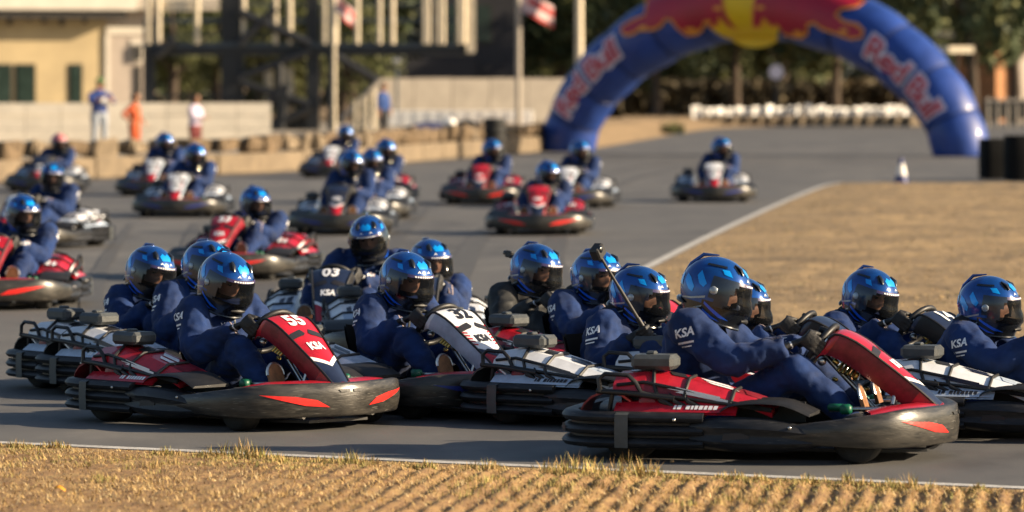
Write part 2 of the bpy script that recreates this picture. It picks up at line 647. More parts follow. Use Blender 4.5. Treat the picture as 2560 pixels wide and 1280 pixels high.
        for i in range(9):
            x = -.66 + .62 * i / 8
            up = .028 * math.sin(math.pi * i / 8)
            rows.append([Vector((x, sy * .655, .250)), Vector((x, sy * (.60), .288 + up * .5)), Vector((x, sy * .48, .30 + up * .5))])
        mb.strip(rows, 0, False, sy > 0)
        mb.strip([[v - Vector((0, 0, .012)) for v in r] for r in rows], 0, False, sy < 0)
        st = mb.mesh('side_strip', [T['strip']])
        mb = MB()
        x = -.36
        rnd = random.Random(3)
        for k in range(9):
            w = rnd.choice((.012, .016, .02))
            if k == 2: x += .018
            z0, z1 = .264, .282
            f = lambda z: sy * (.655 - (z - .250) / .050 * .055 + .004)
            mb.add([(x, f(z0), z0), (x + w, f(z0), z0), (x + w + .004, f(z1), z1), (x + .004, f(z1), z1)], [(0, 1, 2, 3)])
            x += w + .006
        tree.append(('side_strip', st, [('print_mark', mb.mesh('print_mark', [T['num']]), [])]))
        # sloping cover behind
        mb = MB()
        rings = []
        for x, zt, zl in ((-.68, .425, .345), (-.52, .440, .340), (-.30, .400, .318), (-.10, .350, .295), (.02, .318, .280), (.13, .275, .262)):
            sec = [(.60, zl), (.585, zt - .050), (.50, zt), (.34, zt + .006), (.31, zl + .02)]
            ring = [Vector((x, sy * a, z)) for a, z in sec]
            rings.append(ring[::-1] if sy > 0 else ring)
        mb.loft(rings, 0, smooth=False)
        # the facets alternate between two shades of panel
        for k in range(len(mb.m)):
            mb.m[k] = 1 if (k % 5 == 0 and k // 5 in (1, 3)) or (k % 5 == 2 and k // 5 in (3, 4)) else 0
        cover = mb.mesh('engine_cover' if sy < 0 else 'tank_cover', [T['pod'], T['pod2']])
        subs = []
        for (x0, zz) in ((-.40, .362), (-.36, .345)):
            mb = MB()
            def fy(x, z): return sy * (.597 + .004 + (z - .32) * -.10)
            mb.add([(x0, fy(x0, zz), zz), (x0 + .27, fy(0, zz - .06), zz - .050), (x0 + .27, fy(0, zz - .05), zz - .036), (x0 + .05, fy(0, zz), zz + .008)], [(0, 1, 2, 3)])
            subs.append(('stripe', mb.mesh('stripe', [T['stripe']]), []))
        mb = MB()
        for pts in ([(-.68, .605, .343), (-.52, .612, .338), (-.30, .605, .314), (-.10, .605, .291), (.13, .605, .260)],
                    [(-.66, .59, .376), (-.52, .59, .392), (-.30, .59, .352), (-.10, .59, .302), (.13, .602, .266)],
                    [(-.31, .605, .316), (-.31, .590, .352), (-.31, .50, .406), (-.31, .35, .412)],
                    [(-.08, .605, .290), (-.08, .590, .298), (-.08, .50, .350), (-.08, .35, .356)],
                    [(-.45, .60, .33), (-.47, .590, .385), (-.49, .50, .442), (-.50, .40, .47)]):
            mb.tube([(p[0], sy * p[1], p[2]) for p in pts], .010, 6)
        subs.append(('cover_frame', mb.mesh('cover_frame', [M_BLACK]), []))
        XS, ZS = [-.68, -.52, -.30, -.10, .02, .13], [.425, .440, .400, .350, .318, .275]
        def zt_(x): return float(np.interp(x, XS, ZS))
        for gx0, gx1, gy0, gy1, gm in ((-.28, -.14, .37, .41, T['stripe']), (-.24, -.10, .43, .465, T['stripe']), (-.06, .02, .36, .48, T['pod2']), (-.44, -.36, .36, .47, M_BPRINT), (-.64, -.55, .38, .47, T['stripe'] if theme == 'red' else M_RED)):
            mb = MB()
            def gp(x, y): return (x, sy * y, zt_(x) + .006 * (.50 - y) / .16 + .004)
            mb.add([gp(gx0, gy0), gp(gx1, gy0), gp(gx1 + .04, gy1), gp(gx0 + .04, gy1)], [(0, 1, 2, 3) if sy > 0 else (3, 2, 1, 0)])
            subs.append(('cover_graphic', mb.mesh('cover_graphic', [gm]), []))
        for hk in range(3):
            mb = MB()
            hx_ = -.46 + .07 * hk
            mb.tube([(hx_, sy * .585, .335), (hx_ + .03, sy * .615, .30), (hx_ + .09, sy * .612, .275), (hx_ + .15, sy * .58, .262)], .011, 8)
            tree.append(('hose', mb.mesh('hose', [M_BLACK]), []))
        mb = MB()
        disc_ring(mb, (-.50, sy * .595, .285), 1, [(.010, -.012), (.040, -.012), (.050, -.004), (.050, .004), (.040, .012), (.010, .012)], 18)
        tree.append(('drive_cover', mb.mesh('drive_cover', [M_REDD]), []))
        for bx, bz in ((-.60, .215), (-.34, .215), (.06, .175), (.24, .185)):
            mb = MB(); mb.ball((bx, sy * (.712 if bx < -.2 else .70), bz), (.009, .006, .009), 0, 8, 5)
            tree.append(('bolt', mb.mesh('bolt', [M_METAL]), []))
        if sy < 0:
            mb = MB()
            mb.box((-.50, sy * .42, .485), (.22, .18, .075), 0, ch=.020)
            mb.box((-.52, sy * .42, .528), (.05, .06, .02), 0, ch=.008)
            subs.append(('air_box', mb.mesh('air_box', [M_GREYP]), []))
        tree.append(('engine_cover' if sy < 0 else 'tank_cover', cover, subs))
        # cage loop at the back
        mb = MB()
        P = [(-.74, .61, .34), (-.75, .60, .405), (-.72, .595, .43), (-.60, .60, .425), (-.56, .605, .39), (-.53, .61, .34), (-.44, .615, .32), (-.36, .615, .27)]
        mb.tube([(p[0], sy * p[1], p[2]) for p in P], .012, 7)
        mb.tube([(-.76, sy * .60, .345), (-.60, sy * .615, .338), (-.36, sy * .615, .312)], .014, 8)
        mb.tube([(-.70, sy * .58, .24), (-.68, sy * .59, .345)], .012, 8)
        tree.append(('cage_bar', mb.mesh('cage_bar', [M_BLACK]), []))
        # rear fender
        mb = MB()
        rings = []
        for i in range(8):
            a = R(20 + 150 * i / 7)
            x = -.69 - .16 * math.cos(a) * -1; x = -.70 + .15 * math.cos(a)
            z = .215 + .13 * math.sin(a)
            rings.append([Vector((x, sy * .60, z)), Vector((x, sy * .36, z + .01)), Vector((x, sy * .36, z - .004)), Vector((x, sy * .60, z - .012))])
        mb.loft(rings if sy < 0 else [r[::-1] for r in rings], 0)
        for k in range(len(mb.m)): mb.m[k] = 1 if k // 4 in (0, 1) else 0
        tree.append(('rear_fender', mb.mesh('rear_fender', [T['pod2'] if theme == 'red' else M_GREYP, T['pod']]), []))
        # wheels
        for x, y, r, w in ((.54, .47, .124, .13), (-.60, .50, .140, .19)):
            mb = MB()
            disc_ring(mb, (x, sy * y, r), 1, [(r * .55, -w / 2), (r * .86, -w / 2), (r * .97, -w * .40), (r, -w * .28), (r, w * .28), (r * .97, w * .40), (r * .86, w / 2), (r * .55, w / 2)], 26)
            ty = mb.mesh('tyre', [M_TYRE])
            mb = MB()
            disc_ring(mb, (x, sy * y, r), 1, [(r * .2, -w * .42), (r * .5, -w * .44), (r * .56, -w * .48), (r * .56, w * .48), (r * .5, w * .44), (r * .2, w * .42)], 16)
            rim = mb.mesh('rim', [M_METAL])
            mb = MB()
            disc_ring(mb, (x, sy * y, r), 1, [(r * .16, -w * .5), (r * .2, 0), (r * .16, w * .5)], 10)
            tree.append(('wheel', mb.mesh('wheel', [M_METAL]), [('tyre', ty, []), ('rim', rim, [])]))
        # pedal and heel stop
        mb = MB()
        Y = sy * .19
        prof2 = [(.055 * math.cos(R(a)), .065 * math.sin(R(a))) for a in range(0, 181, 20)]
        pts = [(-.055, -.05)] + [(-a, b) for a, b in prof2] + [(.055, -.05)]
        rot = Matrix.Rotation(R(-18), 4, 'Y')
        cc = Vector((.50, Y, .300))
        for d0, d1, mi, k in ((.0, .018, 0, 1.0), (-.004, .022, 1, 1.0)):
            if mi == 0:
                ring = [[cc + rot @ Vector((d, a * k, b * k)) for a, b in pts] for d in (d0, d1)]
                mb.loft(ring, 0, smooth=False)
            else:
                mb.tube([cc + rot @ Vector((.01, a * 1.08, b * 1.08)) for a, b in pts[1:-1]], .009, 6, 1)
        tree.append(('pedal', mb.mesh('pedal', [M_BROWN, M_METAL]), []))
        mb = MB()
        mb.box((.40, sy * .32, .265), (.09, .03, .035), 0, ch=.01)
        mb.box((.46, sy * .38, .26), (.06, .05, .05), 0, ch=.012)
        mb.tube([(.36, sy * .30, .25), (.62, sy * .30, .26)], .012, 8, 1)
        tree.append(('bracket', mb.mesh('bracket', [M_GREEN, M_METAL]), []))
    # ---- engine lump behind
    mb = MB()
    mb.box((-.52, -.44, .24), (.26, .22, .20), 0, ch=.02)
    for i in range(6):
        mb.box((-.40 + .012, -.44, .17 + i * .03), (.03, .24, .012), 1)
    mb.tube([(-.40, -.52, .22), (-.30, -.56, .21), (-.22, -.55, .25), (-.20, -.47, .27)], .028, 10, 2)
    mb.tube([(-.66, -.35, .24), (-.80, -.2, .23), (-.82, .1, .23)], .045, 12, 2)
    tree.append(('engine', mb.mesh('engine', [M_BLACK, M_METAL, M_GREYP]), []))
    mb = MB()
    mb.box((-.40, .45, .23), (.46, .22, .18), 0, ch=.03)
    tree.append(('fuel_tank', mb.mesh('fuel_tank', [M_GREYP]), []))
    # ---- seat
    mb = MB()
    SP = [(-.02, .155), (-.10, .125), (-.24, .105), (-.38, .115), (-.47, .20), (-.53, .34), (-.565, .42), (-.585, .50)]
    for d, fl in ((0, False), (-.014, True)):
        rows = []
        for i in range(15):
            x, z = interp(SP, i / 14)
            row = []
            for j in range(13):
                u = -1 + j / 6
                lift = .115 * abs(u) ** 3 * (1 - .3 * i / 14)
                row.append(Vector((x + (lift * .9 if i > 8 else lift * .2) + d * (1 if i > 8 else 0), SEATY + u * (.205 + .02 * math.sin(i / 14 * 3)), z + (lift if i <= 8 else lift * .2) + d)))
            rows.append(row)
        mb.strip(rows, 0, True, fl)
    tree.append(('seat', mb.mesh('seat', [M_SEAT]), []))
    # ---- steering wheel, column
    mb = MB()
    ring = []
    for k in range(28):
        a = 2 * math.pi * k / 28
        ring.append(WC + WR * math.cos(a) * WS + WR * math.sin(a) * WU)
    mb.tube(ring, .0165, 9, 0, closed=True)
    for a in (R(90), R(200), R(340)):
        mb.tube([WC - WN * .015, WC + WR * math.cos(a) * WS + WR * math.sin(a) * WU], .011, 6, 1)
    mb.ball(WC - WN * .012, .035, 0)
    tree.append(('steering_wheel', mb.mesh('steering_wheel', [M_BLACK, M_METAL]), []))
    mb = MB()
    mb.tube([WC - WN * .02, (.60, 0, .17)], .014, 8, 0)
    for k, (dx, dy, dz, sx) in enumerate(((.05, .05, -.02, .03), (.10, -.05, -.06, .035), (.14, .04, -.12, .03), (.20, -.04, -.13, .04), (.24, .03, -.20, .03), (.09, -.02, -.15, .03))):
        mb.box((WC.x + dx, WC.y + dy, WC.z + dz), (sx, sx * .8, sx * .7), 1, rot=Matrix.Rotation(k * .7, 3, 'Y'), ch=.006)
    for k in range(4):
        mb.tube([(.36 + .022 * k, -.09, .43 - .008 * k), (.39 + .022 * k, -.05, .48 - .008 * k)], .010, 8, 1)
    mb.ball((.28, -.09, .48), .024, 0, 10, 6)
    tree.append(('steering_column', mb.mesh('steering_column', [M_METAL, M_BRASS]), []))
    # ---- front fairing with the number
    mb = MB()
    nt_, nu_ = 40, 14
    for i in range(nt_):
        for j in range(nu_):
            t0, t1 = i / nt_, (i + 1) / nt_
            u0, u1 = -1 + 2 * j / nu_, -1 + 2 * (j + 1) / nu_
            tc, uc = (t0 + t1) / 2, (u0 + u1) / 2
            mi = 0
            mb.add([panel_pt(u0, t0), panel_pt(u1, t0), panel_pt(u1, t1), panel_pt(u0, t1)], [(0, 3, 2, 1)], mi, True)
    # underside
    mb.strip([[panel_pt(-1 + 2 * j / 6, i / 12, -.016) for j in range(7)] for i in range(13)], 3, True)
    pan = mb.mesh('front_fairing', [T['main'], T['chev'], T['end'], M_BPRINT])
    subs = []
    for nm, P, m_, e in (('fairing_tip', [(-1, .66), (0, .76), (1, .66), (1, .995), (-1, .995)], T['end'], .002),
                         ('fairing_chevron', [(-1, .655), (0, .755), (1, .655), (1, .70), (0, .80), (-1, .70)], T['chev'], .0035),
                         ('fairing_arrow', [(-.95, .43), (-.25, .40), (-.1, .44), (-.25, .46), (-.95, .48)], M_BPRINT, .003),
                         ('fairing_arrow', [(.95, .43), (.25, .40), (.1, .44), (.25, .46), (.95, .48)], M_BPRINT, .003)):
        subs.append((nm, map_print(poly_mesh([P]), lambda a, b, e=e: panel_pt(max(-1, min(1, a)), b, e), .12, m_, nm), []))
    for sy in (-1, 1):
        mb = MB()
        rows = []
        for i in range(17):
            t = i / 16
            e = panel_pt(sy, t)
            drop = .105 - .03 * t
            rows.append([e, e + Vector((-.035, sy * .012, -drop * .55)), e + Vector((-.075, -sy * .01, -drop))])
        mb.strip(rows, 0, True, sy > 0)
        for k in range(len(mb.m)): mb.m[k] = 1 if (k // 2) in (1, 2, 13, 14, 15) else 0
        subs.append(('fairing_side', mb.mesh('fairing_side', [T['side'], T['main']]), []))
        mb = MB()
        mb.tube([panel_pt(sy * 1.02, i / 16, .004) for i in range(17)], .007, 6)
        subs.append(('edge_trim', mb.mesh('edge_trim', [M_BLACK]), []))
    if theme == 'white':
        for sy in (-1, 1):
            for k in range(7):
                t = .40 + .032 * k
                mb = MB()
                mb.add([panel_pt(sy * .70, t + .03, .003), panel_pt(sy * .97, t + .01, .003), panel_pt(sy * .97, t + .025, .003), panel_pt(sy * .70, t + .045, .003)], [(0, 1, 2, 3)])
                subs.append(('fairing_stripe', mb.mesh('fairing_stripe', [M_RED]), []))
    lg = map_print(text_mesh('KSA', .060, .003), lambda a, b: panel_pt(a / .105, .575 - b / .62, .004), .05, T['num'], 'fairing_logo')
    subs.append(('fairing_logo', lg, []))
    tree.append(('front_fairing', pan, subs))
    mb = MB()
    mb.tube([(.64, -.09, .27), (.66, -.05, .40), (.66, .05, .40), (.64, .09, .27)], .011, 7)
    tree.append(('fairing_stay', mb.mesh('fairing_stay', [M_METAL]), []))
    return tree


WN = Vector((-0.80, 0, 0.60)).normalized()      # steering wheel normal, towards the driver
WS = Vector((0, 1, 0))
WU = WN.cross(WS) * -1
if WU.z < 0: WU = -WU
WC = Vector((0.245, 0, 0.535))
WR = 0.148

KARTS = {k: make_kart(k) for k in THEMES}


def number_mesh(txt, theme):
    return map_print(text_mesh(txt, .125, .005, 1.05), lambda a, b: panel_pt(max(-1, min(1, a / .138)), .285 - b / .60, .0045), .05, THEMES[theme]['num'], 'number_print')


# ============================================================ helmet
def hel_ext(z):
    """front, rear and side reach of the shell at height z"""
    if z >= 0.0:
        k = math.sqrt(max(0.0, 1 - (z / .158) ** 2.1))
        return .158 * k + .006 * k, .170 * k, .133 * k
    q = -z / .150
    fr = .164 + .030 * math.sin(math.pi * min(1, q * 1.15)) * .9 - .012 * q
    re = .170 - .052 * q ** 1.4
    si = .133 - .018 * q ** 1.5
    return fr, re, si


def hel_pt(az, z, eps=0.0):
    fr, re, si = hel_ext(z)
    c, s = math.cos(az), math.sin(az)
    e = 2.25
    L = fr if c >= 0 else re
    r = 1.0 / ((abs(c) / max(L + eps, 1e-4)) ** e + (abs(s) / max(si + eps, 1e-4)) ** e) ** (1 / e)
    return Vector((r * c, r * s, z + (eps if z > .09 else 0)))


def zrow(v):
    """0 bottom .. 1 top, closer rows near the crown"""
    return -.150 + .308 * (1 - (1 - v) ** 1.5) if v < 1 else .158


def shell_mat(az, z, style):
    a = abs(math.degrees(az))
    if style == 'red':
        if z < -.05: return 2
        if (z > .03 and a < 35) or a > 150: return 4
        return 5 if (int((z + .2) / .05) % 2) else 4
    if z < -.052: return 2 if z < -.075 or a < 104 else 0
    return 0


def make_helmet(style):
    mb = MB()
    N, Mz = 84, 46
    for i in range(Mz):
        z0, z1 = zrow(i / Mz), zrow((i + 1) / Mz)
        zc = (z0 + z1) / 2
        for j in range(N):
            a0, a1 = -math.pi + 2 * math.pi * j / N, -math.pi + 2 * math.pi * (j + 1) / N
            ac = (a0 + a1) / 2
            if abs(ac) < R(62) and -.062 < zc < .052: continue
            mb.add([hel_pt(a0, z0), hel_pt(a1, z0), hel_pt(a1, z1), hel_pt(a0, z1)], [(0, 1, 2, 3)], shell_mat(ac, zc, style), True)
    # inner lining and lower rim
    ring = [hel_pt(2 * math.pi * j / 40, -.150, -.004) for j in range(40)]
    mb.tube(ring, .008, 6, 2, closed=True)
    mb.strip([[hel_pt(R(-70 + 10 * j), z, -.016) for j in range(15)] for z in (-.14, -.10, -.066)], 2, True)
    # crown fin and rear lip
    mb.tube([hel_pt(R(180), .02, .004), hel_pt(R(180), .09, .008), hel_pt(R(180), .135, .012), Vector((-.03, 0, .163))], [.004, .008, .009, .003], 8, 0)
    mb.tube([hel_pt(R(140 + 8 * j), -.075 - .004 * abs(5 - j), .010) for j in range(11)], [.003, .008, .011, .012, .012, .012, .012, .012, .011, .008, .003], 7, 2)
    bm = mb.mesh('helmet', [M_HBLUE, M_HCYAN, M_HBLACK, M_HROYAL, M_HGREY, M_HRED] if style != 'red' else [M_HRED, M_HRED, M_HBLACK, M_HPURP, mat('helmet pink', (.62, .22, .22), .3, coat=.6), M_HRED])
    b = bmesh.new(); b.from_mesh(bm)
    bmesh.ops.remove_doubles(b, verts=b.verts[:], dist=.0004)
    bmesh.ops.recalc_face_normals(b, faces=b.faces[:])
    b.to_mesh(bm); b.free()
    for p in bm.polygons: p.use_smooth = True
    subs = []
    mb = MB()
    zs = [-.074, -.06, -.04, -.02, 0, .018, .036, .050, .066]
    for i in range(len(zs) - 1):
        for j in range(28):
            a0, a1 = R(-92 + 184 * j / 28), R(-92 + 184 * (j + 1) / 28)
            if abs((a0 + a1) / 2) > R(76) and (i < 2): continue
            e = .0065
            mb.add([hel_pt(a0, zs[i], e), hel_pt(a1, zs[i], e), hel_pt(a1, zs[i + 1], e), hel_pt(a0, zs[i + 1], e)], [(0, 1, 2, 3)], 2 if abs((a0 + a1) / 2) > R(57 - 2.5 * i) and i < 8 else (1 if i == 7 else 0), True)
    v = mb.mesh('visor', [M_VISOR, M_BAND, M_VPLATE])
    b = bmesh.new(); b.from_mesh(v)
    bmesh.ops.remove_doubles(b, verts=b.verts[:], dist=.0004)
    b.to_mesh(v); b.free()
    for p in v.polygons: p.use_smooth = True
    subs.append(('visor', v, []))
    for sy in (-1, 1):
        mb = MB()
        c = hel_pt(R(84) * sy, -.002, .008)
        mb.ball(c, (.020, .006, .020), 0, 12, 6)
        subs.append(('visor_pivot', mb.mesh('visor_pivot', [M_HGREY]), []))
    if style == 'blue':
        G = []
        for sg in (-1, 1):
            for nm, P, m_ in (('chin_stripe', [(40, -.122), (60, -.103), (84, -.078), (97, -.062), (97, -.074), (84, -.092), (60, -.119)], M_HROYAL),
                              ('chin_stripe', [(56, -.136), (76, -.120), (98, -.098), (98, -.107), (76, -.131)], M_HROYAL),
                              ('side_patch', [(101, .020), (112, .052), (121, .075), (125, .048), (116, .012), (106, .000)], M_HCYAN),
                              ('side_patch', [(124, -.008), (136, .030), (147, .046), (147, .010), (134, -.028), (126, -.034)], M_HCYAN),
                              ('side_patch', [(152, -.015), (156, .040), (176, .050), (176, .000)], M_HCYAN),
                              ('side_line', [(98, -.036), (126, -.058), (150, -.066), (150, -.072), (126, -.066), (98, -.046)], M_HGREY),
                              ('side_line', [(100, -.082), (122, -.106), (124, -.114), (102, -.092)], M_HGREY),
                              ('crown_patch', [(-.5, .096), (12, .094), (19, .116), (10, .132), (-.5, .122)], M_HCYAN),
                              ('crown_black', [(24, .104), (38, .100), (46, .128), (34, .140), (26, .130)], M_HBLACK),  # black vent patch on the crown
                              ('crown_patch', [(52, .078), (70, .082), (78, .100), (60, .104)], M_HCYAN),
                              ('brow_star', [(8, .074), (13, .079), (18, .074), (13, .088)], M_PRINT),
                              ('crown_black', [(66, .110), (120, .104), (120, .114), (66, .120)], M_HBLACK)):
                PP = [(sg * x_ / 400.0, z_) for x_, z_ in P]
                me = map_print(poly_mesh([PP]), lambda u, z: hel_pt(R(u * 400.0), z, .0022), .012, m_, nm)
                for p in me.polygons: p.use_smooth = True
                subs.append((nm, me, []))
    mb = MB()
    x = -24
    rnd = random.Random(5)
    while x < 24:
        w = rnd.choice((2.2, 3.2, 4))
        mb.add([hel_pt(R(x), .054, .009), hel_pt(R(x + w), .054, .009), hel_pt(R(x + w), .061, .009), hel_pt(R(x), .061, .009)], [(0, 1, 2, 3)])
        x += w + 1.8
    subs.append(('visor_print', mb.mesh('visor_print', [M_PRINT]), []))
    for sy in (-1, 1):
        mb = MB()
        mb.tube([hel_pt(R(26) * sy, .098, .003), hel_pt(R(30) * sy, .118, .006), hel_pt(R(38) * sy, .136, .002)], [(.008, .003), (.015, .007), (.006, .003)], 8, 0)
        subs.append(('vent', mb.mesh('vent', [M_HBLACK]), []))
    mb = MB()
    mb.tube([hel_pt(R(-16), -.108, .001), hel_pt(0, -.104, .004), hel_pt(R(16), -.108, .001)], [.006, .013, .006], 8, 0)
    subs.append(('chin_vent', mb.mesh('chin_vent', [M_BLACK]), []))
    return bm, subs


HELMETS = {'blue': make_helmet('blue'), 'red': make_helmet('red')}


# ============================================================ people
def head_mesh(c, rot, bala=True, skin=M_SKIN, scale=1.0):
    mb = MB()
    N, K = 32, 26
    def pt(az, th):
        z = -math.cos(th)
        r = math.sin(th)
        x, y = r * math.cos(az), r * math.sin(az)
        a = .100 if x > 0 else .098
        p = Vector((x * a, y * .077, z * .124))
        zz = p.z
        if x > 0:
            n = math.exp(-(az / .17) ** 2)
            f = max(0.0, 1 - abs((zz + .018 + .012) / .036)) if zz < -.018 + .05 else 0
            f = max(0.0, min(1.0, (.030 - zz) / .055)) if -.040 < zz < .030 else 0
            p.x += .024 * n * f
            p.x -= .012 * math.exp(-((abs(az) - .42) / .2) ** 2) * math.exp(-((zz - .012) / .014) ** 2)
            p.x += .005 * math.exp(-((zz - .036) / .010) ** 2) * (abs(az) < .8)
            p.x += .008 * math.exp(-(az / .3) ** 2) * math.exp(-((zz + .066) / .012) ** 2)
        if zz < -.04:
            p.y *= 1 - .25 * min(1, (-zz - .04) / .08)
        return rot @ (p * scale) + c
    for i in range(K):
        t0, t1 = math.pi * (i + .01) / (K + .02), math.pi * (i + 1.01) / (K + .02)
        for j in range(N):
            a0, a1 = -math.pi + 2 * math.pi * j / N, -math.pi + 2 * math.pi * (j + 1) / N
            ac = (a0 + a1) / 2; zc = -math.cos((t0 + t1) / 2) * .124
            mi = 0
            if bala and (abs(ac) > 1.15 or zc < -.058 or zc > .062): mi = 1
            if .026 < zc < .040 and .16 < abs(ac) < .66: mi = 2
            if -.074 < zc < -.066 and abs(ac) < .34: mi = 3
            mb.add([pt(a0, t0), pt(a1, t0), pt(a1, t1), pt(a0, t1)], [(0, 1, 2, 3)], mi, True)
    for s in (-1, 1):
        e = MB()
        e.ball((0, 0, 0), (.011, .014, .0075), 2, 10, 6)
        mb.add([rot @ ((Vector(v) + Vector((.083, s * .034, .012))) * scale) + c for v in e.v], e.f, 2, True)
        if not bala:
            e = MB(); e.ball((0, 0, 0), (.02, .008, .032), 0, 8, 6)
            mb.add([rot @ ((Vector(v) + Vector((-.005, s * .078, -.005))) * scale) + c for v in e.v], e.f, 0, True)
    me = mb.mesh('head', [skin, M_BALA if bala else skin, M_EYE, mat('lip', (.30, .11, .08), .5)])
    b = bmesh.new(); b.from_mesh(me)
    bmesh.ops.remove_doubles(b, verts=b.verts[:], dist=.0003)
    bmesh.ops.recalc_face_normals(b, faces=b.faces[:])
    b.to_mesh(me); b.free()
    return me


def torso(mb, st, lat, n=18):
    """st: list of (pos, half width, half depth)"""
    rings = []
    k = len(st)
    for i, (p, a, b) in enumerate(st):
        t = (Vector(st[min(i + 1, k - 1)][0]) - Vector(st[max(i - 1, 0)][0])).normalized()
        f = lat.cross(t).normalized()
        l = t.cross(f).normalized()
        ring = []
        for j in range(n):
            an = 2 * math.pi * j / n
            c, s = math.cos(an), math.sin(an)
            e = 2.5
            r = 1 / (abs(c) ** e + abs(s) ** e) ** (1 / e)
            ring.append(Vector(p) + l * (c * r * a) + f * (s * r * b))
        rings.append(ring)
    mb.loft(rings)


def ik(a, b, l1, l2, hint):
    d = b - a
    L = min(d.length, (l1 + l2) * .999)
    d.normalize()
    x = (l1 * l1 - l2 * l2 + L * L) / (2 * L)
    h = math.sqrt(max(0, l1 * l1 - x * x))
    hp = hint - d * hint.dot(d)
    hp.normalize()
    return a + d * x + hp * h


def limb(mb, a, m, b, r, n=12):
    """r = radii at a, upper-mid, joint, lower-mid, b"""
    mb.tube([a, a.lerp(m, .5), a.lerp(m, .9), m.lerp(b, .1), m.lerp(b, .5), b], [r[0], r[1], r[2], r[2], r[3], r[4]], n)


def wrinkle(me, amp, freq, seed):
    me.update()
    n = [v.normal.copy() for v in me.vertices]
    off = Vector((seed * 3.1, seed * 1.7, seed * 2.3))
    for v, nn in zip(me.vertices, n):
        q = v.co + off
        w = .6 * noise.noise(q * freq) + .7 * noise.noise(Vector((q.x * freq * 2.4, q.y * freq * 1.5, q.z * freq * 3.4)))
        ridge = 1 - abs(noise.noise(q * freq * 1.3 + Vector((9, 9, 9)))) * 2
        v.co += nn * amp * (w * .6 + ridge * .5)


def hand(side, style='grip'):
    """gloved hand closed on the wheel rim; side -1 right, +1 left"""
    P = WC + WS * (side * WR * math.cos(R(12))) + WU * (WR * math.sin(R(12)))
    Rr = (P - WC).normalized()
    T = WN.cross(Rr).normalized()
    if T.z < 0: T = -T
    N = WN
    mb = MB()
    D1 = Vector((-.95, side * .10, .10)).normalized()
    D2 = Vector((-.82, side * .30, -.36)).normalized()
    wrist = P + D1 * .100 + Rr * .012
    for i in range(4):
        o = T * ((i - 1.5) * .0215)
        ln = (0.92, 1.0, .97, .82)[3 - i]
        k = P + o + Rr * .030 + N * .012
        mb.tube([P + o * .8 + Rr * .030 + N * .055, k, P + o + Rr * .014 - N * .034 * ln, P + o - Rr * .020 * ln - N * .030, P + o - Rr * .031 * ln - N * .004], [.0135, .0135, .0115, .0105, .0085], 8)
    mb.tube([P + N * .075 + Rr * .02 + T * .03, P + N * .040 + T * .048 + Rr * .004, P + N * .024 + T * .056 - Rr * .022, P + N * .018 + T * .052 - Rr * .042], [.016, .0145, .012, .009], 8)
    rings = []
    for q, a, b in ((wrist + D2 * .125, .055, .052), (wrist + D2 * .065, .046, .042), (wrist, .038, .032), (P + N * .070 + Rr * .032, .047, .024), (P + N * .030 + Rr * .030, .047, .020), (P + N * .004 + Rr * .026, .044, .016)):
        ax = (P - wrist).normalized()
        s = T
        f = ax.cross(s).normalized()
        rings.append([q + s * (a * math.cos(2 * math.pi * j / 14)) + f * (b * math.sin(2 * math.pi * j / 14)) for j in range(14)])
    mb.loft(rings)
    me = remeshed(mb, .0055, 2, 'glove')
    me.materials.clear(); me.materials.append(M_GLOVE); me.materials.append(M_PRINT)
    for p in me.polygons:
        p.use_smooth = True
        c = p.center
        if abs((c - wrist - D2 * .030).dot(D2)) < .004: p.material_index = 1
    return me, wrist + D2 * .06


GLOVE = {-1: hand(-1), 1: hand(1)}


def project_print(me2d, o, right, up, d, bvh, material, name, eps=.004, step=.02):
    def fn(a, b):
        p = o + right * a + up * b
        h = bvh.ray_cast(p, d, 1.0)
        if h[0] is None: return p + d * fn.last
        fn.last = h[3]
        return h[0] - d * eps
    fn.last = .2
    me = map_print(me2d, fn, step, material, name)
    b = bmesh.new(); b.from_mesh(me)
    bad = [f for f in b.faces if max(e.calc_length() for e in f.edges) > step * 2.6]
    bmesh.ops.delete(b, geom=bad, context='FACES')
    b.to_mesh(me); b.free()
    return me


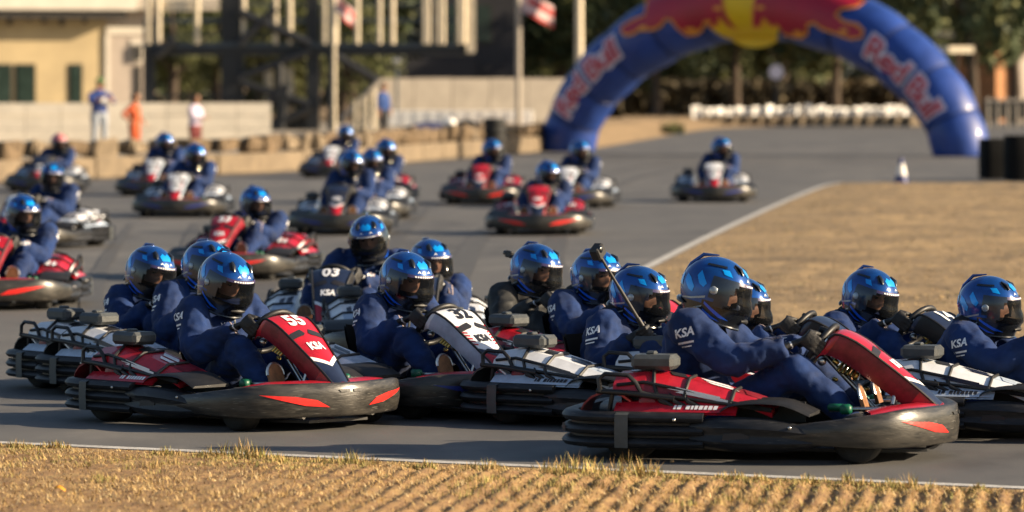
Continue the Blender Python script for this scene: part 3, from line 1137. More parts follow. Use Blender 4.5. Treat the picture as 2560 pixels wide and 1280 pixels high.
def make_driver(spec, seed):
    lean = spec.get('lean', .12); dz = spec.get('dz', 0.0); sl = spec.get('side', 0.0)
    yaw = spec.get('yaw', 0.0); pitch = spec.get('pitch', 8.0)
    black = spec.get('jacket', False)
    cloth = M_JACKET if black else M_SUIT
    mb = MB()
    lat = Vector((0, 1, 0))
    pel = Vector((-.34, SEATY, .185))
    sh = Vector((-.41 + lean, SEATY + sl, .625 + dz))
    nk = sh + Vector((.045, sl * .2, .055))
    hc = nk + Vector((.065, sl * .3, .110))
    m1 = pel.lerp(sh, .35) + Vector((-.03, 0, 0)); m2 = pel.lerp(sh, .70) + Vector((-.025, 0, 0))
    torso(mb, [(pel - Vector((0, 0, .085)), .13, .12), (pel, .195, .155), (m1, .190, .150), (m2, .220, .165), (sh - Vector((0, 0, .030)), .235, .145), (sh + Vector((.012, 0, .045)), .160, .100), (nk + Vector((0, 0, .012)), .080, .080), (hc - Vector((.02, 0, .05)), .062, .065)], lat)
    shp = {}
    for s in (-1, 1):
        S = sh + Vector((.01, s * .210, -.015))
        shp[s] = S
        W = GLOVE[s][1] if not (spec.get('stick') and s < 0) else STICK_WRIST
        E = ik(S, W, .305, .285, Vector((-.05, s * .45, -.88)))
        limb(mb, S, E, W, (.102, .092, .081, .072, .055))
        mb.ball(S, (.104, .092, .100), 0)
        hip = pel + Vector((.02, s * .10, -.035))
        knee = Vector((.17, .03 + s * .205, .385 + (.05 if s < 0 else .02)))
        ank = Vector((.50, s * .17, .155))
        limb(mb, hip, knee, ank, (.112, .104, .082, .070, .054))
        mb.ball(knee, .083)
        mb.tube([ank + Vector((-.05, 0, -.02)), ank + Vector((.03, 0, -.015)), ank + Vector((.10, 0, .05)), ank + Vector((.135, 0, .10))], [.040, .046, .040, .026], 10)
    me = remeshed(mb, .0125, 4, 'person')
    wrinkle(me, .017, 9.0, seed)
    me.materials.clear()
    for m in (cloth, M_BALA, M_SHOE, M_GREYCL): me.materials.append(m)
    for p in me.polygons:
        c = p.center; p.use_smooth = True
        if (c - nk).length < .105 and c.z > nk.z - .012: p.material_index = 1
        elif c.z > nk.z + .03: p.material_index = 1
        elif c.x > .49 and c.z < .30: p.material_index = 2
    bvh = bvh_of(me)
    rot = (Matrix.Rotation(R(-yaw), 3, 'Z') @ Matrix.Rotation(R(pitch), 3, 'Y') @ Matrix.Rotation(R(spec.get('roll', 0)), 3, 'X'))
    hd = head_mesh(hc, rot, True, M_SKIN)
    body = join_meshes('person', [me, hd])
    kids = []
    H = HELMETS[spec.get('helmet', 'blue')]
    kids.append(('helmet', H[0], H[1], Matrix.Translation(hc) @ rot.to_4x4() @ Matrix.Scale(1.085, 4)))
    for s in (-1, 1):
        if spec.get('stick') and s < 0:
            kids.append(('glove', STICK_GLOVE, []))
        else:
            kids.append(('glove', GLOVE[s][0], []))
    cm = MB()
    for dz_, rr_ in ((.0, .102), (.022, .096)):
        cm.tube([nk + Vector((.004 + rr_ * math.cos(2 * math.pi * j / 20), rr_ * math.sin(2 * math.pi * j / 20), -.012 + dz_ - .016 * math.cos(2 * math.pi * j / 20))) for j in range(20)], .017, 8, 0, closed=True)
    kids.append(('collar', cm.mesh('collar', [cloth]), []))
    if not black:
        zp = poly_mesh([[(-.006, -.17), (.006, -.17), (.006, .0), (-.006, .0)]])
        kids.append(('zip', project_print(zp, sh + Vector((.5, 0, .0)), Vector((0, 1, 0)), Vector((0, 0, 1)), Vector((-1, 0, 0)), bvh, M_GREYP, 'zip'), []))
        for s in (-1, 1):
            S = shp[s]
            o = S + Vector((.0, s * .30, -.035))
            right = Vector((-s * 1.0, 0, .0)); right = Vector((1, 0, 0)) if s < 0 else Vector((-1, 0, 0))
            up = Vector((0, 0, 1))
            sk = text_mesh('KSA', .062, .002)
            pm = project_print(sk, o + Vector((0, 0, .012)), (right + up * .25).normalized(), up, Vector((0, -s, 0)), bvh, M_PRINT, 'sleeve_print')
            kids.append(('sleeve_print', pm, []))
            bar = poly_mesh([[(-.045, -.012), (.055, -.006), (.055, .005), (-.045, -.001)], [(-.03, -.030), (.04, -.026), (.04, -.019), (-.03, -.023)]])
            pm = project_print(bar, o + Vector((0, 0, -.035)), (right + up * .15).normalized(), up, Vector((0, -s, 0)), bvh, M_PRINT, 'sleeve_print')
            kids.append(('sleeve_print', pm, []))
            ch = text_mesh('KSA' if s > 0 else 'V', .040, .001)
            pm = project_print(ch, sh + Vector((.5, s * .085, -.09)), Vector((0, 1, 0)), Vector((0, 0, 1)), Vector((-1, 0, 0)), bvh, M_PRINT, 'chest_print')
            kids.append(('chest_print', pm, []))
            # pale shoulder seam stripe
            se = poly_mesh([[(-.055, -.008), (.065, -.020), (.065, -.006), (-.055, .010)]])
            pm = project_print(se, S + Vector((.0, -s * .045, .3)), Vector((1, 0, 0)), Vector((0, 1, 0)), Vector((0, 0, -1)), bvh, M_GREYCL, 'seam_stripe')
            kids.append(('seam_stripe', pm, []))
            kn = Vector((.11, .035 + s * .215, .9))
            sp = poly_mesh([[(-.10, -.006), (-.10, .006), (.06, .008), (.06, -.006)], [(-.08, .018), (-.08, .027), (.04, .029), (.04, .018)]])
            pm = project_print(sp, kn, Vector((1, 0, 0)), Vector((0, 1, 0)), Vector((0, 0, -1)), bvh, M_GREYCL, 'leg_stripe')
            kids.append(('leg_stripe', pm, []))
    return body, kids, hc, rot


def bvh_of(me):
    vs = [v.co.copy() for v in me.vertices]
    return BVHTree.FromPolygons(vs, [tuple(p.vertices) for p in me.polygons])


# right hand held up on the stick (kart coordinates)
STICK_A = Vector((.12, -.17, .54))
STICK_B = Vector((-.10, -.32, .98))
STICK_DIR = (STICK_B - STICK_A).normalized()
STICK_WRIST = STICK_A - Vector((.10, .02, .045))


def stick_hand():
    P = STICK_A; T = STICK_DIR
    fwd = (Vector((1, 0, 0)) - T * T.x).normalized()
    side = T.cross(fwd)
    mb = MB()
    for i in range(4):
        o = P + T * ((i - 1.5) * .022)
        mb.tube([o - fwd * .045 - side * .016, o - fwd * .010 - side * .032, o + fwd * .026 - side * .018, o + fwd * .026 + side * .016, o + fwd * .004 + side * .026], [.0135, .013, .0115, .0105, .009], 8)
    mb.tube([P - fwd * .055 + side * .012 + T * .02, P - fwd * .022 + side * .028 + T * .05, P + fwd * .012 + side * .024 + T * .058], [.016, .0135, .010], 8)
    mb.tube([STICK_WRIST - (P - STICK_WRIST).normalized() * .04, STICK_WRIST, P - fwd * .06, P - fwd * .03 - side * .012], [.042, .036, (.030, .047), (.020, .045)], 12)
    me = remeshed(mb, .0055, 2, 'glove')
    me.materials.clear(); me.materials.append(M_GLOVE)
    for p in me.polygons: p.use_smooth = True
    return me


STICK_GLOVE = stick_hand()
# ============================================================ karts and drivers
# key: centre px, centre ground row, heading psi (deg, 0 = right, 90 = towards the camera), theme, number, head facing, driver spec, kart label, driver label
SPECS = [
    ('A', 1900, 1135, 15, 'red', None, 14, dict(lean=.05, dz=.075, pitch=10), 'red and black kart nearest the camera, its scuffed nose glowing at right', 'driver in navy suit in the nearest kart, helmet seen from the side'),
    ('B', 560, 1054, 47, 'red', '55', 50, dict(lean=.17, pitch=14), 'red kart numbered 55 with its nose towards the camera', 'driver in navy suit leaning over the wheel of kart 55'),
    ('C', 300, 972, 50, 'white', '31', 50, dict(lean=.12, dz=.00), 'white kart at lower left, half hidden behind kart 55', 'driver in navy suit behind the white number 3 fairing at left'),
    ('D', 525, 985, 44, 'navy', '11', 46, dict(lean=.14, dz=.02), 'dark kart with number 11 fairing hidden behind the driver of kart 55', 'driver almost hidden behind the driver of kart 55'),
    ('E', 1005, 1026, 46, 'white', '32', 50, dict(lean=.16, dz=.02), 'white kart numbered 32 with red tipped fairing', 'driver in navy suit at the wheel of kart 32, visor shining'),
    ('F', 905, 880, 95, 'navy', '03', 92, dict(lean=.14, dz=.03), 'dark kart numbered 03 coming straight at the camera', 'driver in navy suit facing the camera behind the 03 fairing'),
    ('G', 1085, 905, 84, 'navy', None, 62, dict(lean=.13, dz=-.06), 'kart hidden behind the driver of kart 32', 'driver in sunlit suit looking over the shoulder of the kart 32 driver'),
    ('H', 1345, 968, 50, 'navy', None, 42, dict(lean=.12, dz=.0, jacket=True), 'kart of the black jacketed driver, hidden behind the white kart', 'driver in black jacket with a camera on the back of the helmet'),
    ('I', 1478, 990, 42, 'red', None, 48, dict(lean=.12, dz=-.01), 'kart behind the white kart, only its air box and red cover showing', 'driver in navy suit between the black jacketed driver and the selfie stick driver'),
    ('J', 1590, 1056, 34, 'white', None, 26, dict(lean=.17, dz=-.035, stick=True, pitch=12), 'white kart just left of the nearest red kart', 'driver in navy suit holding up a selfie stick'),
    ('K', 1880, 1056, 22, 'navy', None, 16, dict(lean=.16, dz=-.04, pitch=12), 'kart hidden behind the nearest red kart', 'driver showing only a visor edge behind the nearest driver'),
    ('L', 2215, 1035, 38, 'navy', '14', 46, dict(lean=.10, dz=-.05), 'dark kart numbered 14 behind the fairing of the nearest red kart', 'driver in navy suit between the nearest driver and the rightmost driver'),
    ('M', 2575, 1085, 18, 'white', None, 20, dict(lean=.11, dz=-.03), 'white kart cut off by the right edge of the picture', 'rightmost driver in navy suit in the white kart'),
    ('K46', 28, 765, 94, 'red', '46', 58, dict(lean=.13, dz=.02), 'red kart numbered 46 at the left edge', 'driver of kart 46 at the left edge'),
    ('K2', 150, 617, 112, 'white', None, 78, dict(lean=.13, dz=.03), 'pale kart directly behind kart 46 with its side in sunlight', 'driver directly behind the driver of kart 46'),
    ('K3', 118, 478, 95, 'navy', None, 55, dict(lean=.12, dz=.06, helmet='red'), 'dark kart at far left along the block barrier', 'driver in red and purple helmet at far left'),
    ('K4', 365, 488, 94, 'white', '12', 50, dict(lean=.13, dz=.02), 'white kart beside the barrier, the further of the two white karts at left', 'driver of the further of the two white karts at left'),
    ('K5', 445, 540, 94, 'white', '14', 52, dict(lean=.12, dz=.02), 'white kart numbered 14, the nearer of the two white karts at left', 'driver of the nearer of the two white karts at left'),
    ('K6', 595, 694, 104, 'red', '53', 55, dict(lean=.12, dz=.03), 'red kart numbered 53 between the white kart and the front row', 'driver of red kart 53 behind the front row'),
    ('K8', 812, 443, 96, 'white', None, 52, dict(lean=.12, dz=.05), 'furthest kart of the middle pack, against the block barrier', 'hindmost driver of the middle pack, helmet above the barrier'),
    ('K9', 848, 583, 93, 'navy', None, 54, dict(lean=.13, dz=.01), 'dark kart at the front of the middle pack', 'front driver of the middle pack'),
    ('K10', 905, 547, 95, 'white', None, 56, dict(lean=.13, dz=.02), 'white kart second in the middle pack with a sunlit nose', 'driver second in the middle pack'),
    ('K11', 950, 507, 96, 'red', None, 50, dict(lean=.12, dz=.02), 'red kart third in the middle pack', 'driver third in the middle pack'),
    ('K12', 1190, 509, 95, 'red', None, 48, dict(lean=.12, dz=.01), 'red kart left of the trio in the middle distance', 'driver in front of the black tyre stack'),
    ('K13', 1335, 584, 92, 'red', None, 52, dict(lean=.13, dz=.02), 'red kart nearest of the trio in the middle distance', 'nearest driver of the trio in the middle distance'),
    ('K14', 1428, 518, 99, 'white', None, 50, dict(lean=.13, dz=.03), 'white kart right of the trio in front of the arch leg', 'driver in front of the left leg of the arch'),
    ('K15', 1782, 503, 92, 'white', None, 48, dict(lean=.13, dz=.02), 'white kart alone on the track under the arch', 'driver alone on the track under the arch'),
]

HEL = {'A': (1790, 728), 'B': (565, 705), 'C': (376, 680), 'D': (518, 668), 'E': (1016, 700), 'F': (922, 597), 'G': (1076, 658), 'H': (1340, 675), 'I': (1492, 692), 'J': (1598, 738), 'K': (1850, 765), 'L': (2175, 742), 'M': (2473, 765), 'K46': (58, 535), 'K2': (130, 442), 'K3': (148, 358), 'K4': (412, 355), 'K5': (488, 388), 'K6': (638, 508), 'K8': (863, 335), 'K9': (878, 408), 'K10': (930, 402), 'K11': (965, 374), 'K12': (1230, 375), 'K13': (1370, 435), 'K14': (1450, 378), 'K15': (1803, 370)}
BUILT = []
for n_, S_ in enumerate(SPECS):
    key, px, py, psi, theme, num, face, spec, klab, dlab = S_
    spec = dict(spec)
    KS = {'A': 1.10, 'M': 1.03, 'B': 1.045}.get(key, 1.03)
    spec['yaw'] = max(-62, min(62, face - psi))
    rv = random.Random(n_ * 7 + 1)
    spec['lean'] = spec.get('lean', .12) - .045 + (rv.uniform(-.03, .05) if key not in 'AB' else 0)
    spec['roll'] = rv.uniform(-7, 7)
    spec['pitch'] = spec.get('pitch', 9) + rv.uniform(-4, 7)
    spec['side'] = rv.uniform(-.03, .05) if key not in 'AB' else {'A': -.06, 'B': -.085}[key]
    if key == 'C': spec['side'] = -.07
    lean = spec['lean']
    hx = -.41 + lean + .110
    c, s_ = math.cos(R(psi)), math.sin(R(psi))
    cy = F * HC / (py - HY)
    hd = cy - KS * hx * s_
    hy = SEATY + spec.get('side', 0) * 1.5
    hd += KS * hy * c
    X = (HEL[key][0] - 1280) / F * hd - KS * (hx * c + hy * s_)
    Z = HC - (HEL[key][1] - HY) / F * hd
    Z -= .012
    spec['dz'] = max(-.14, min(.12, Z / KS - .775))
    BUILT.append((KS, S_, Vector((X, cy, 0)), make_driver(spec, n_), number_mesh(num, theme) if num else None))

# ============================================================ ground
def ground_mat(name, cols, scale, rough=0.9, bump=0.4, bscale=30, stretch=(1, 1, 1), fine=60.0, spec=0.3):
    m = bpy.data.materials.new(name)
    m.use_nodes = True
    nt = m.node_tree
    p = nt.nodes['Principled BSDF']
    p.inputs['Roughness'].default_value = rough
    p.inputs['Specular IOR Level'].default_value = spec
    tc = nt.nodes.new('ShaderNodeTexCoord')
    mp = nt.nodes.new('ShaderNodeMapping')
    mp.inputs['Scale'].default_value = stretch
    nt.links.new(tc.outputs['Object'], mp.inputs[0])
    n1 = nt.nodes.new('ShaderNodeTexNoise'); n1.inputs['Scale'].default_value = scale; n1.inputs['Detail'].default_value = 8; n1.inputs['Roughness'].default_value = .68
    n2 = nt.nodes.new('ShaderNodeTexNoise'); n2.inputs['Scale'].default_value = fine; n2.inputs['Detail'].default_value = 4
    nt.links.new(mp.outputs[0], n1.inputs[0]); nt.links.new(mp.outputs[0], n2.inputs[0])
    mx = nt.nodes.new('ShaderNodeMix'); mx.data_type = 'FLOAT'; mx.inputs[0].default_value = .4
    nt.links.new(n1.outputs['Fac'], mx.inputs[2]); nt.links.new(n2.outputs['Fac'], mx.inputs[3])
    rp = nt.nodes.new('ShaderNodeValToRGB')
    e = rp.color_ramp.elements
    k = len(cols)
    e[0].position = .34; e[0].color = (*cols[0], 1)
    e[1].position = .66; e[1].color = (*cols[-1], 1)
    for i in range(1, k - 1):
        x = e.new(.34 + .32 * i / (k - 1)); x.color = (*cols[i], 1)
    nt.links.new(mx.outputs[0], rp.inputs[0])
    nt.links.new(rp.outputs[0], p.inputs['Base Color'])
    b = nt.nodes.new('ShaderNodeBump'); b.inputs['Strength'].default_value = bump; b.inputs['Distance'].default_value = .012
    n3 = nt.nodes.new('ShaderNodeTexNoise'); n3.inputs['Scale'].default_value = bscale; n3.inputs['Detail'].default_value = 5
    nt.links.new(tc.outputs['Object'], n3.inputs[0])
    nt.links.new(n3.outputs['Fac'], b.inputs['Height']); nt.links.new(b.outputs[0], p.inputs['Normal'])
    return m


G_ASPH = ground_mat('asphalt', [(.058, .057, .058), (.100, .098, .097), (.122, .118, .113), (.172, .163, .152)], .9, .72, .25, 90, (.35, .16, 1), 5.0)
G_DRY = ground_mat('dry grass soil', [(.095, .072, .048), (.21, .148, .082), (.30, .21, .11), (.38, .27, .14)], .45, .95, .6, 14, (1, 1, 1), 9)
G_FORE = ground_mat('straw soil', [(.12, .068, .038), (.25, .148, .072), (.33, .208, .092), (.42, .285, .120)], 4.0, .95, .7, 60, (1, 1, 1), 45)
G_DIRT = ground_mat('pale dirt', [(.22, .15, .085), (.34, .24, .13)], .5, .95, .4, 10)
G_LINE = ground_mat('worn white paint', [(.26, .25, .235), (.45, .44, .42), (.58, .57, .55)], 5.0, .8, .2, 60, (1, 1, 1), 40)
G_FAINT = ground_mat('faded paint', [(.12, .115, .108), (.22, .21, .20)], 3.0, .8, .2, 60)
G_TERR = ground_mat('paddock paving', [(.24, .21, .17), (.36, .32, .26)], .8, .9, .2, 20)

# ground reaching the horizon
mb = MB(); mb.add([(-900, -60, -.012), (900, -60, -.012), (900, 1500, -.012), (-900, 1500, -.012)], [(0, 1, 2, 3)])
tag(link('ground', mb.mesh('ground', [G_DIRT])), kind='structure')
# asphalt sheet: everything between the near verge and the barriers
mb = MB()
P = [at(-4000, 950).xy, at(7000, 1420).xy, (90, 60), (90, 250), (at(2300, 300).x, 250), at(2300, 311).xy, at(1790, 320).xy, at(1640, 343).xy, at(1500, 368).xy, at(1345, 379).xy, at(1000, 406).xy, at(620, 434).xy, at(240, 447).xy, at(-300, 470).xy, at(-1500, 520).xy]
mb.add([(p[0], p[1], 0.0) for p in P], [tuple(range(len(P)))])
me = mb.mesh('track', [G_ASPH])
bm = bmesh.new(); bm.from_mesh(me); bmesh.ops.recalc_face_normals(bm, faces=bm.faces[:])
for f in bm.faces:
    if f.normal.z < 0: f.normal_flip()
bm.to_mesh(me); bm.free()
tag(link('track', me), kind='structure')

# rubber marks left on the asphalt
G_SKID = ground_mat('rubbered asphalt', [(.062, .060, .058), (.086, .083, .080), (.112, .107, .102)], 2.2, .65, .2, 90, (1, 1, 1), 14.0)
rs = random.Random(5)
LINES = [[(1750, 392), (1450, 450), (1240, 560), (1150, 690), (1220, 800), (1500, 900)], [(900, 520), (720, 640), (640, 760), (700, 880)], [(330, 560), (240, 700), (260, 860), (500, 960)]]
SKZ = .0035
for ln in LINES:
    W_ = [at(*p) for p in ln]
    for off in (0.0, rs.uniform(.9, 1.1)):
        wd = rs.uniform(.07, .15)
        SKZ += .0006
        n_ = 40
        C_ = [Vector(interp([(v.x, v.y) for v in W_], i / n_)).to_3d() for i in range(n_ + 1)]
        rows = []
        for i, p in enumerate(C_):
            t = (C_[min(i + 1, n_)] - C_[max(i - 1, 0)]).normalized()
            n2 = Vector((-t.y, t.x, 0))
            f = wd * (.35 + .65 * math.sin(math.pi * (i + .4) / (n_ + .8))) * (1 + .3 * noise.noise(Vector((i * .5, off, wd * 50))))
            rows.append([p + n2 * (off - f) + Vector((0, 0, SKZ)), p + n2 * (off + f) + Vector((0, 0, SKZ))])
        mb = MB(); mb.strip(rows, 0)
        me = mb.mesh('skid_mark', [G_SKID])
        if me.polygons[0].normal.z < 0: me.flip_normals()
        tag(link('skid_mark', me), kind='structure')

# near verge: ridged straw soil
EL = at(-500, 1090); ER = at(3500, 1268)
edir = (ER - EL); elen = edir.length; edir.normalize()
eperp = Vector((edir.y, -edir.x, 0))          # towards the camera
ridge_dir = Vector((1380 / F, 1, 0)).normalized()
ridge_n = Vector((ridge_dir.y, -ridge_dir.x, 0))


def verge_h(p, w):
    q = Vector((p.x, p.y, 0))
    ph = q.dot(ridge_n) / .112 + .14 * noise.noise(q * 1.3)
    m = max(0.0, min(1.0, (p.x + 2.0) / 2.4)) * max(0.0, min(1, (w - .22) / .30))
    m *= .85 + .35 * noise.noise(q * 1.5)
    z = .013 * m * (math.sin(2 * math.pi * ph)) * (1 + .3 * noise.noise(q * 4)) + .010 * m
    z += .007 * noise.noise(q * 5.0) + .006 * noise.noise(q * 15.0) + .006 * noise.noise(q * 40)
    return z * min(1.0, w / .45 + .05) + .004 + .03 * min(1, w / .9)


mb = MB()
rows = []
nL, nW = 560, 190
for i in range(nL + 1):
    row = []
    for j in range(nW + 1):
        w = 5.4 * (j / nW) ** 1.25
        p = EL + edir * (elen * i / nL) + eperp * (w + .012 * noise.noise(Vector((i * .21, 0, 0))) * (1 if j == 0 else 0))
        p.z = verge_h(p, w) if j else .001
        row.append(p)
    rows.append(row)
mb.strip(rows, 0, True)
me = mb.mesh('near_verge', [G_FORE])
if me.polygons[0].normal.z < 0: me.flip_normals()
tag(link('near_verge', me), kind='structure')
mb = MB()
mb.strip([[EL - eperp * (.06 + .02 * noise.noise(Vector((i * .4, 3, 0)))) + edir * (elen * i / 60) + Vector((0, 0, .004)), EL - eperp * .19 + edir * (elen * i / 60) + Vector((0, 0, .004))] for i in range(61)], 0)
me = mb.mesh('edge_line', [G_LINE])
if me.polygons[0].normal.z < 0: me.flip_normals()
tag(link('edge_line', me), kind='structure')

# straw, grass blades and tufts on the near verge
S1 = mat('straw blade', (.46, .31, .125), .8, var=.35, vscale=3)
S2 = mat('green grass blade', (.30, .27, .08), .8, var=.3, vscale=3)
S3 = mat('dark litter', (.12, .065, .03), .9, var=.3, vscale=3)
rnd = random.Random(11)
mb = MB()


def blade(mb, p, h, w, ang, lean, mi):
    d = Vector((math.cos(ang), math.sin(ang), 0))
    s = Vector((-d.y, d.x, 0)) * w
    m = p + d * (lean * .4) + Vector((0, 0, h * .6))
    t = p + d * lean + Vector((0, 0, h))
    mb.add([p - s, p + s, m + s * .7, m - s * .7, t], [(0, 1, 2, 3), (3, 2, 4)], mi)


for k in range(70000):
    w = .05 + 4.6 * rnd.random() ** 1.3
    p = EL + edir * (elen * rnd.random()) + eperp * w
    g = noise.noise(Vector((p.x * 1.3, p.y * 1.3, 4)))
    if w > .7 and g < -.05 and rnd.random() < .7: continue
    p.z = verge_h(p, w) - .003
    mi = 0 if rnd.random() < .66 else (1 if g > -.1 and w < 1.3 else (2 if rnd.random() < .5 else 3))
    blade(mb, p, rnd.uniform(.006, .022) * (min(1.3, .25 + w)), rnd.uniform(.0012, .0036), rnd.uniform(0, 6.28), rnd.uniform(.01, .045), mi)
for k in range(420):
    w = .13 + 2.4 * rnd.random() ** 1.8
    c = EL + edir * (elen * rnd.random()) + eperp * w
    hh = rnd.uniform(.02, .055) * min(1.0, .3 + w * .8)
    gr = noise.noise(Vector((c.x * 1.1, c.y * .6, 9))) > -.05
    for q in range(rnd.randrange(14, 40)):
        p = c + Vector((rnd.gauss(0, .035), rnd.gauss(0, .03), 0))
        w2 = (p - EL).dot(eperp)
        p.z = (verge_h(p, w2) if w2 > 0 else 0) - .003
        blade(mb, p, hh * rnd.uniform(.4, 1.1), rnd.uniform(.0012, .003), rnd.uniform(0, 6.28), rnd.uniform(.005, .03), (1 if rnd.random() < .5 else 0) if gr else (0 if rnd.random() < .7 else 3))
tag(link('straw_litter', mb.mesh('straw_litter', [S1, S2, S3, mat('pale straw', (.62, .48, .26), .8, var=.3, vscale=3)])), 'short dry straw and litter covering the near verge', 'straw', kind='stuff')

ORD = ['', 'first', 'second', 'third', 'fourth', 'fifth', 'sixth', 'seventh', 'eighth', 'ninth', 'tenth', 'eleventh', 'twelfth', 'thirteenth', 'fourteenth', 'fifteenth', 'sixteenth', 'seventeenth', 'eighteenth', 'nineteenth', 'twentieth', 'twenty-first', 'twenty-second', 'twenty-third', 'twenty-fourth']
tufts = [(600, 1136, .085), (640, 1150, .06), (700, 1158, .05), (420, 1140, .05), (520, 1142, .045), (880, 1165, .075), (800, 1160, .04), (1060, 1180, .045), (1210, 1182, .06), (1430, 1182, .095), (1400, 1196, .05), (1570, 1196, .10), (1600, 1200, .07), (1700, 1212, .04), (1830, 1206, .05), (1885, 1214, .045), (2030, 1216, .05), (2130, 1222, .06), (2230, 1226, .055), (2270, 1232, .07), (2440, 1238, .04), (140, 1118, .045), (40, 1120, .05)]
for k, (px, py, h) in enumerate(tufts):
    h *= 1.45
    b = at(px, py + 6)
    mb = MB()
    for q in range(170):
        a = rnd.uniform(0, 6.28); r = h * 1.0 * rnd.random() ** .6
        p = Vector((b.x + r * 1.5 * math.cos(a), b.y + r * .8 * math.sin(a), .0))
        w = (p - EL).dot(eperp)
        p.z = (verge_h(p, w) if w > 0 else 0) - .004
        blade(mb, p, h * rnd.uniform(.35, 1.05) * (1 - .5 * r / h / 1.0), rnd.uniform(.0018, .004), rnd.uniform(0, 6.28), rnd.uniform(.01, .05) * h * 8, 0 if rnd.random() < .55 else 1)
    for v in range(len(mb.v)): mb.v[v] = tuple(Vector(mb.v[v]) - b)
    o = link('grass_tuft', mb.mesh('grass_tuft', [S1, S2]), None, b)
    order = sorted(t[0] for t in tufts).index(px) + 1
    tag(o, '%s dry grass tuft from the left along the near track edge' % ORD[order], 'grass tuft', 'grass tufts along the near edge')
for k, (px, py, r, m_, lab) in enumerate(((1643, 1156, .012, S3, 'small dark pebble on the asphalt, left of the pair'), (1680, 1157, .013, G_FORE, 'small tan pebble on the asphalt, right of the pair'))):
    mb = MB(); mb.ball((0, 0, r * .6), (r, r * .8, r * .7), 0, 8, 5)
    tag(link('pebble', mb.mesh('pebble', [m_]), None, at(px, py, .004)), lab, 'pebble', 'pebbles on the asphalt')
mb = MB()
b = at(150, 1222, .05)
mb.loft([[Vector((-.028 + .014 * i, s * .016 * math.sin(math.pi * (i + .3) / 4.6), .012 * math.sin(i) + .006 * s)) for s in (-1, 0, 1)] + [Vector((-.028 + .014 * i, 0, .012 * math.sin(i) - .004))] for i in range(5)], 0)
tag(link('fallen_leaf', mb.mesh('fallen_leaf', [mat('orange leaf', (.62, .27, .02), .6, var=.2)]), None, b), 'curled orange leaf lying on the near straw verge', 'leaf')

# infield
LE = [(1330, 850), (1400, 792), (1500, 738), (1620, 676), (1780, 594), (1950, 514), (2060, 468), (2110, 457), (2170, 456)]
LEW = [at(*p) for p in LE]


def infield_left(y):
    if y <= LEW[0].y: return LEW[0].x + (LEW[0].y - y) * 1.6
    for a, b in zip(LEW, LEW[1:]):
        if a.y <= y <= b.y + 1e-6:
            return a.x + (b.x - a.x) * (y - a.y) / max(1e-6, b.y - a.y)
    return LEW[-1].x


y0, y1 = at(1700, 905).y, at(2400, 458).y
mb = MB(); rows = []
NY = 300
for i in range(NY + 1):
    y = y0 + (y1 - y0) * (i / NY) ** 1.4
    xl = infield_left(y)
    row = []
    for j in range(221):
        t = j / 220
        x = xl + (22.0 - xl) * t
        q = Vector((x, y, 0))
        e = min(1.0, t * 14, (y - y0) * 2 + .02, (y1 - y) * .7 + .02)
        z = .004 + e * (.03 + .035 * noise.noise(q * .8) + .03 * noise.noise(q * 2.7) + .02 * noise.noise(q * 7.0))
        row.append(Vector((x, y, max(.004, z))))
    rows.append(row)
mb.strip(rows, 0, True)
me = mb.mesh('infield', [G_DRY])
if me.polygons[0].normal.z < 0: me.flip_normals()
tag(link('infield', me), kind='structure')
mb = MB(); rows = []
pts = [Vector(interp([(v.x, v.y) for v in LEW[:-1]], i / 60)).to_3d() for i in range(61)]
for i, p in enumerate(pts):
    t = (pts[min(i + 1, 60)] - pts[max(i - 1, 0)]).normalized()
    n = Vector((-t.y, t.x, 0))
    rows.append([p + n * .02 + Vector((0, 0, .006)), p + n * .13 + Vector((0, 0, .006))])
mb.strip(rows, 0)
me = mb.mesh('infield_edge_line', [G_LINE])
if me.polygons[0].normal.z < 0: me.flip_normals()
tag(link('infield_edge_line', me), kind='structure')
for (a, b, w) in (((1500, 398), (2110, 366), .12), ((1640, 415), (2150, 384), .10), ((2080, 395), (2330, 372), .16), ((2130, 428), (2350, 400), .14)):
    A, B = at(*a), at(*b)
    n = Vector((-(B - A).y, (B - A).x, 0)).normalized() * w
    mb = MB(); mb.add([A + Vector((0, 0, .004)), B + Vector((0, 0, .004)), B + n + Vector((0, 0, .004)), A + n + Vector((0, 0, .004))], [(0, 1, 2, 3)])
    me = mb.mesh('track_marking', [G_FAINT])
    if me.polygons[0].normal.z < 0: me.flip_normals()
    tag(link('track_marking', me), kind='structure')
# dry blades on the infield
S4 = mat('infield straw', (.34, .24, .12), .85, var=.35, vscale=2)
S5 = mat('infield green blade', (.14, .13, .05), .85, var=.3, vscale=2)
mb = MB()
for k in range(22000):
    y = y0 + .3 + (y1 - y0 - .5) * rnd.random() ** 1.6
    xl = infield_left(y)
    x = xl + .1 + (min(21.0, y * .125) - xl) * rnd.random()
    g = noise.noise(Vector((x * .55, y * .35, 2)))
    if rnd.random() > .55 + g: continue
    q = Vector((x, y, 0))
    z = .01 + .035 * noise.noise(q * .8) + .03 * noise.noise(q * 2.7) + .02 * noise.noise(q * 7.0) + .015
    blade(mb, Vector((x, y, max(0, z))), rnd.uniform(.015, .05), rnd.uniform(.002, .006), rnd.uniform(0, 6.28), rnd.uniform(.01, .06), 0 if rnd.random() < .8 - .3 * max(0, noise.noise(Vector((x * .3, y * .2, 7)))) else 1)
tag(link('infield_grass', mb.mesh('infield_grass', [S4, S5])), 'dry tan grass growing over the infield', 'grass', kind='stuff')


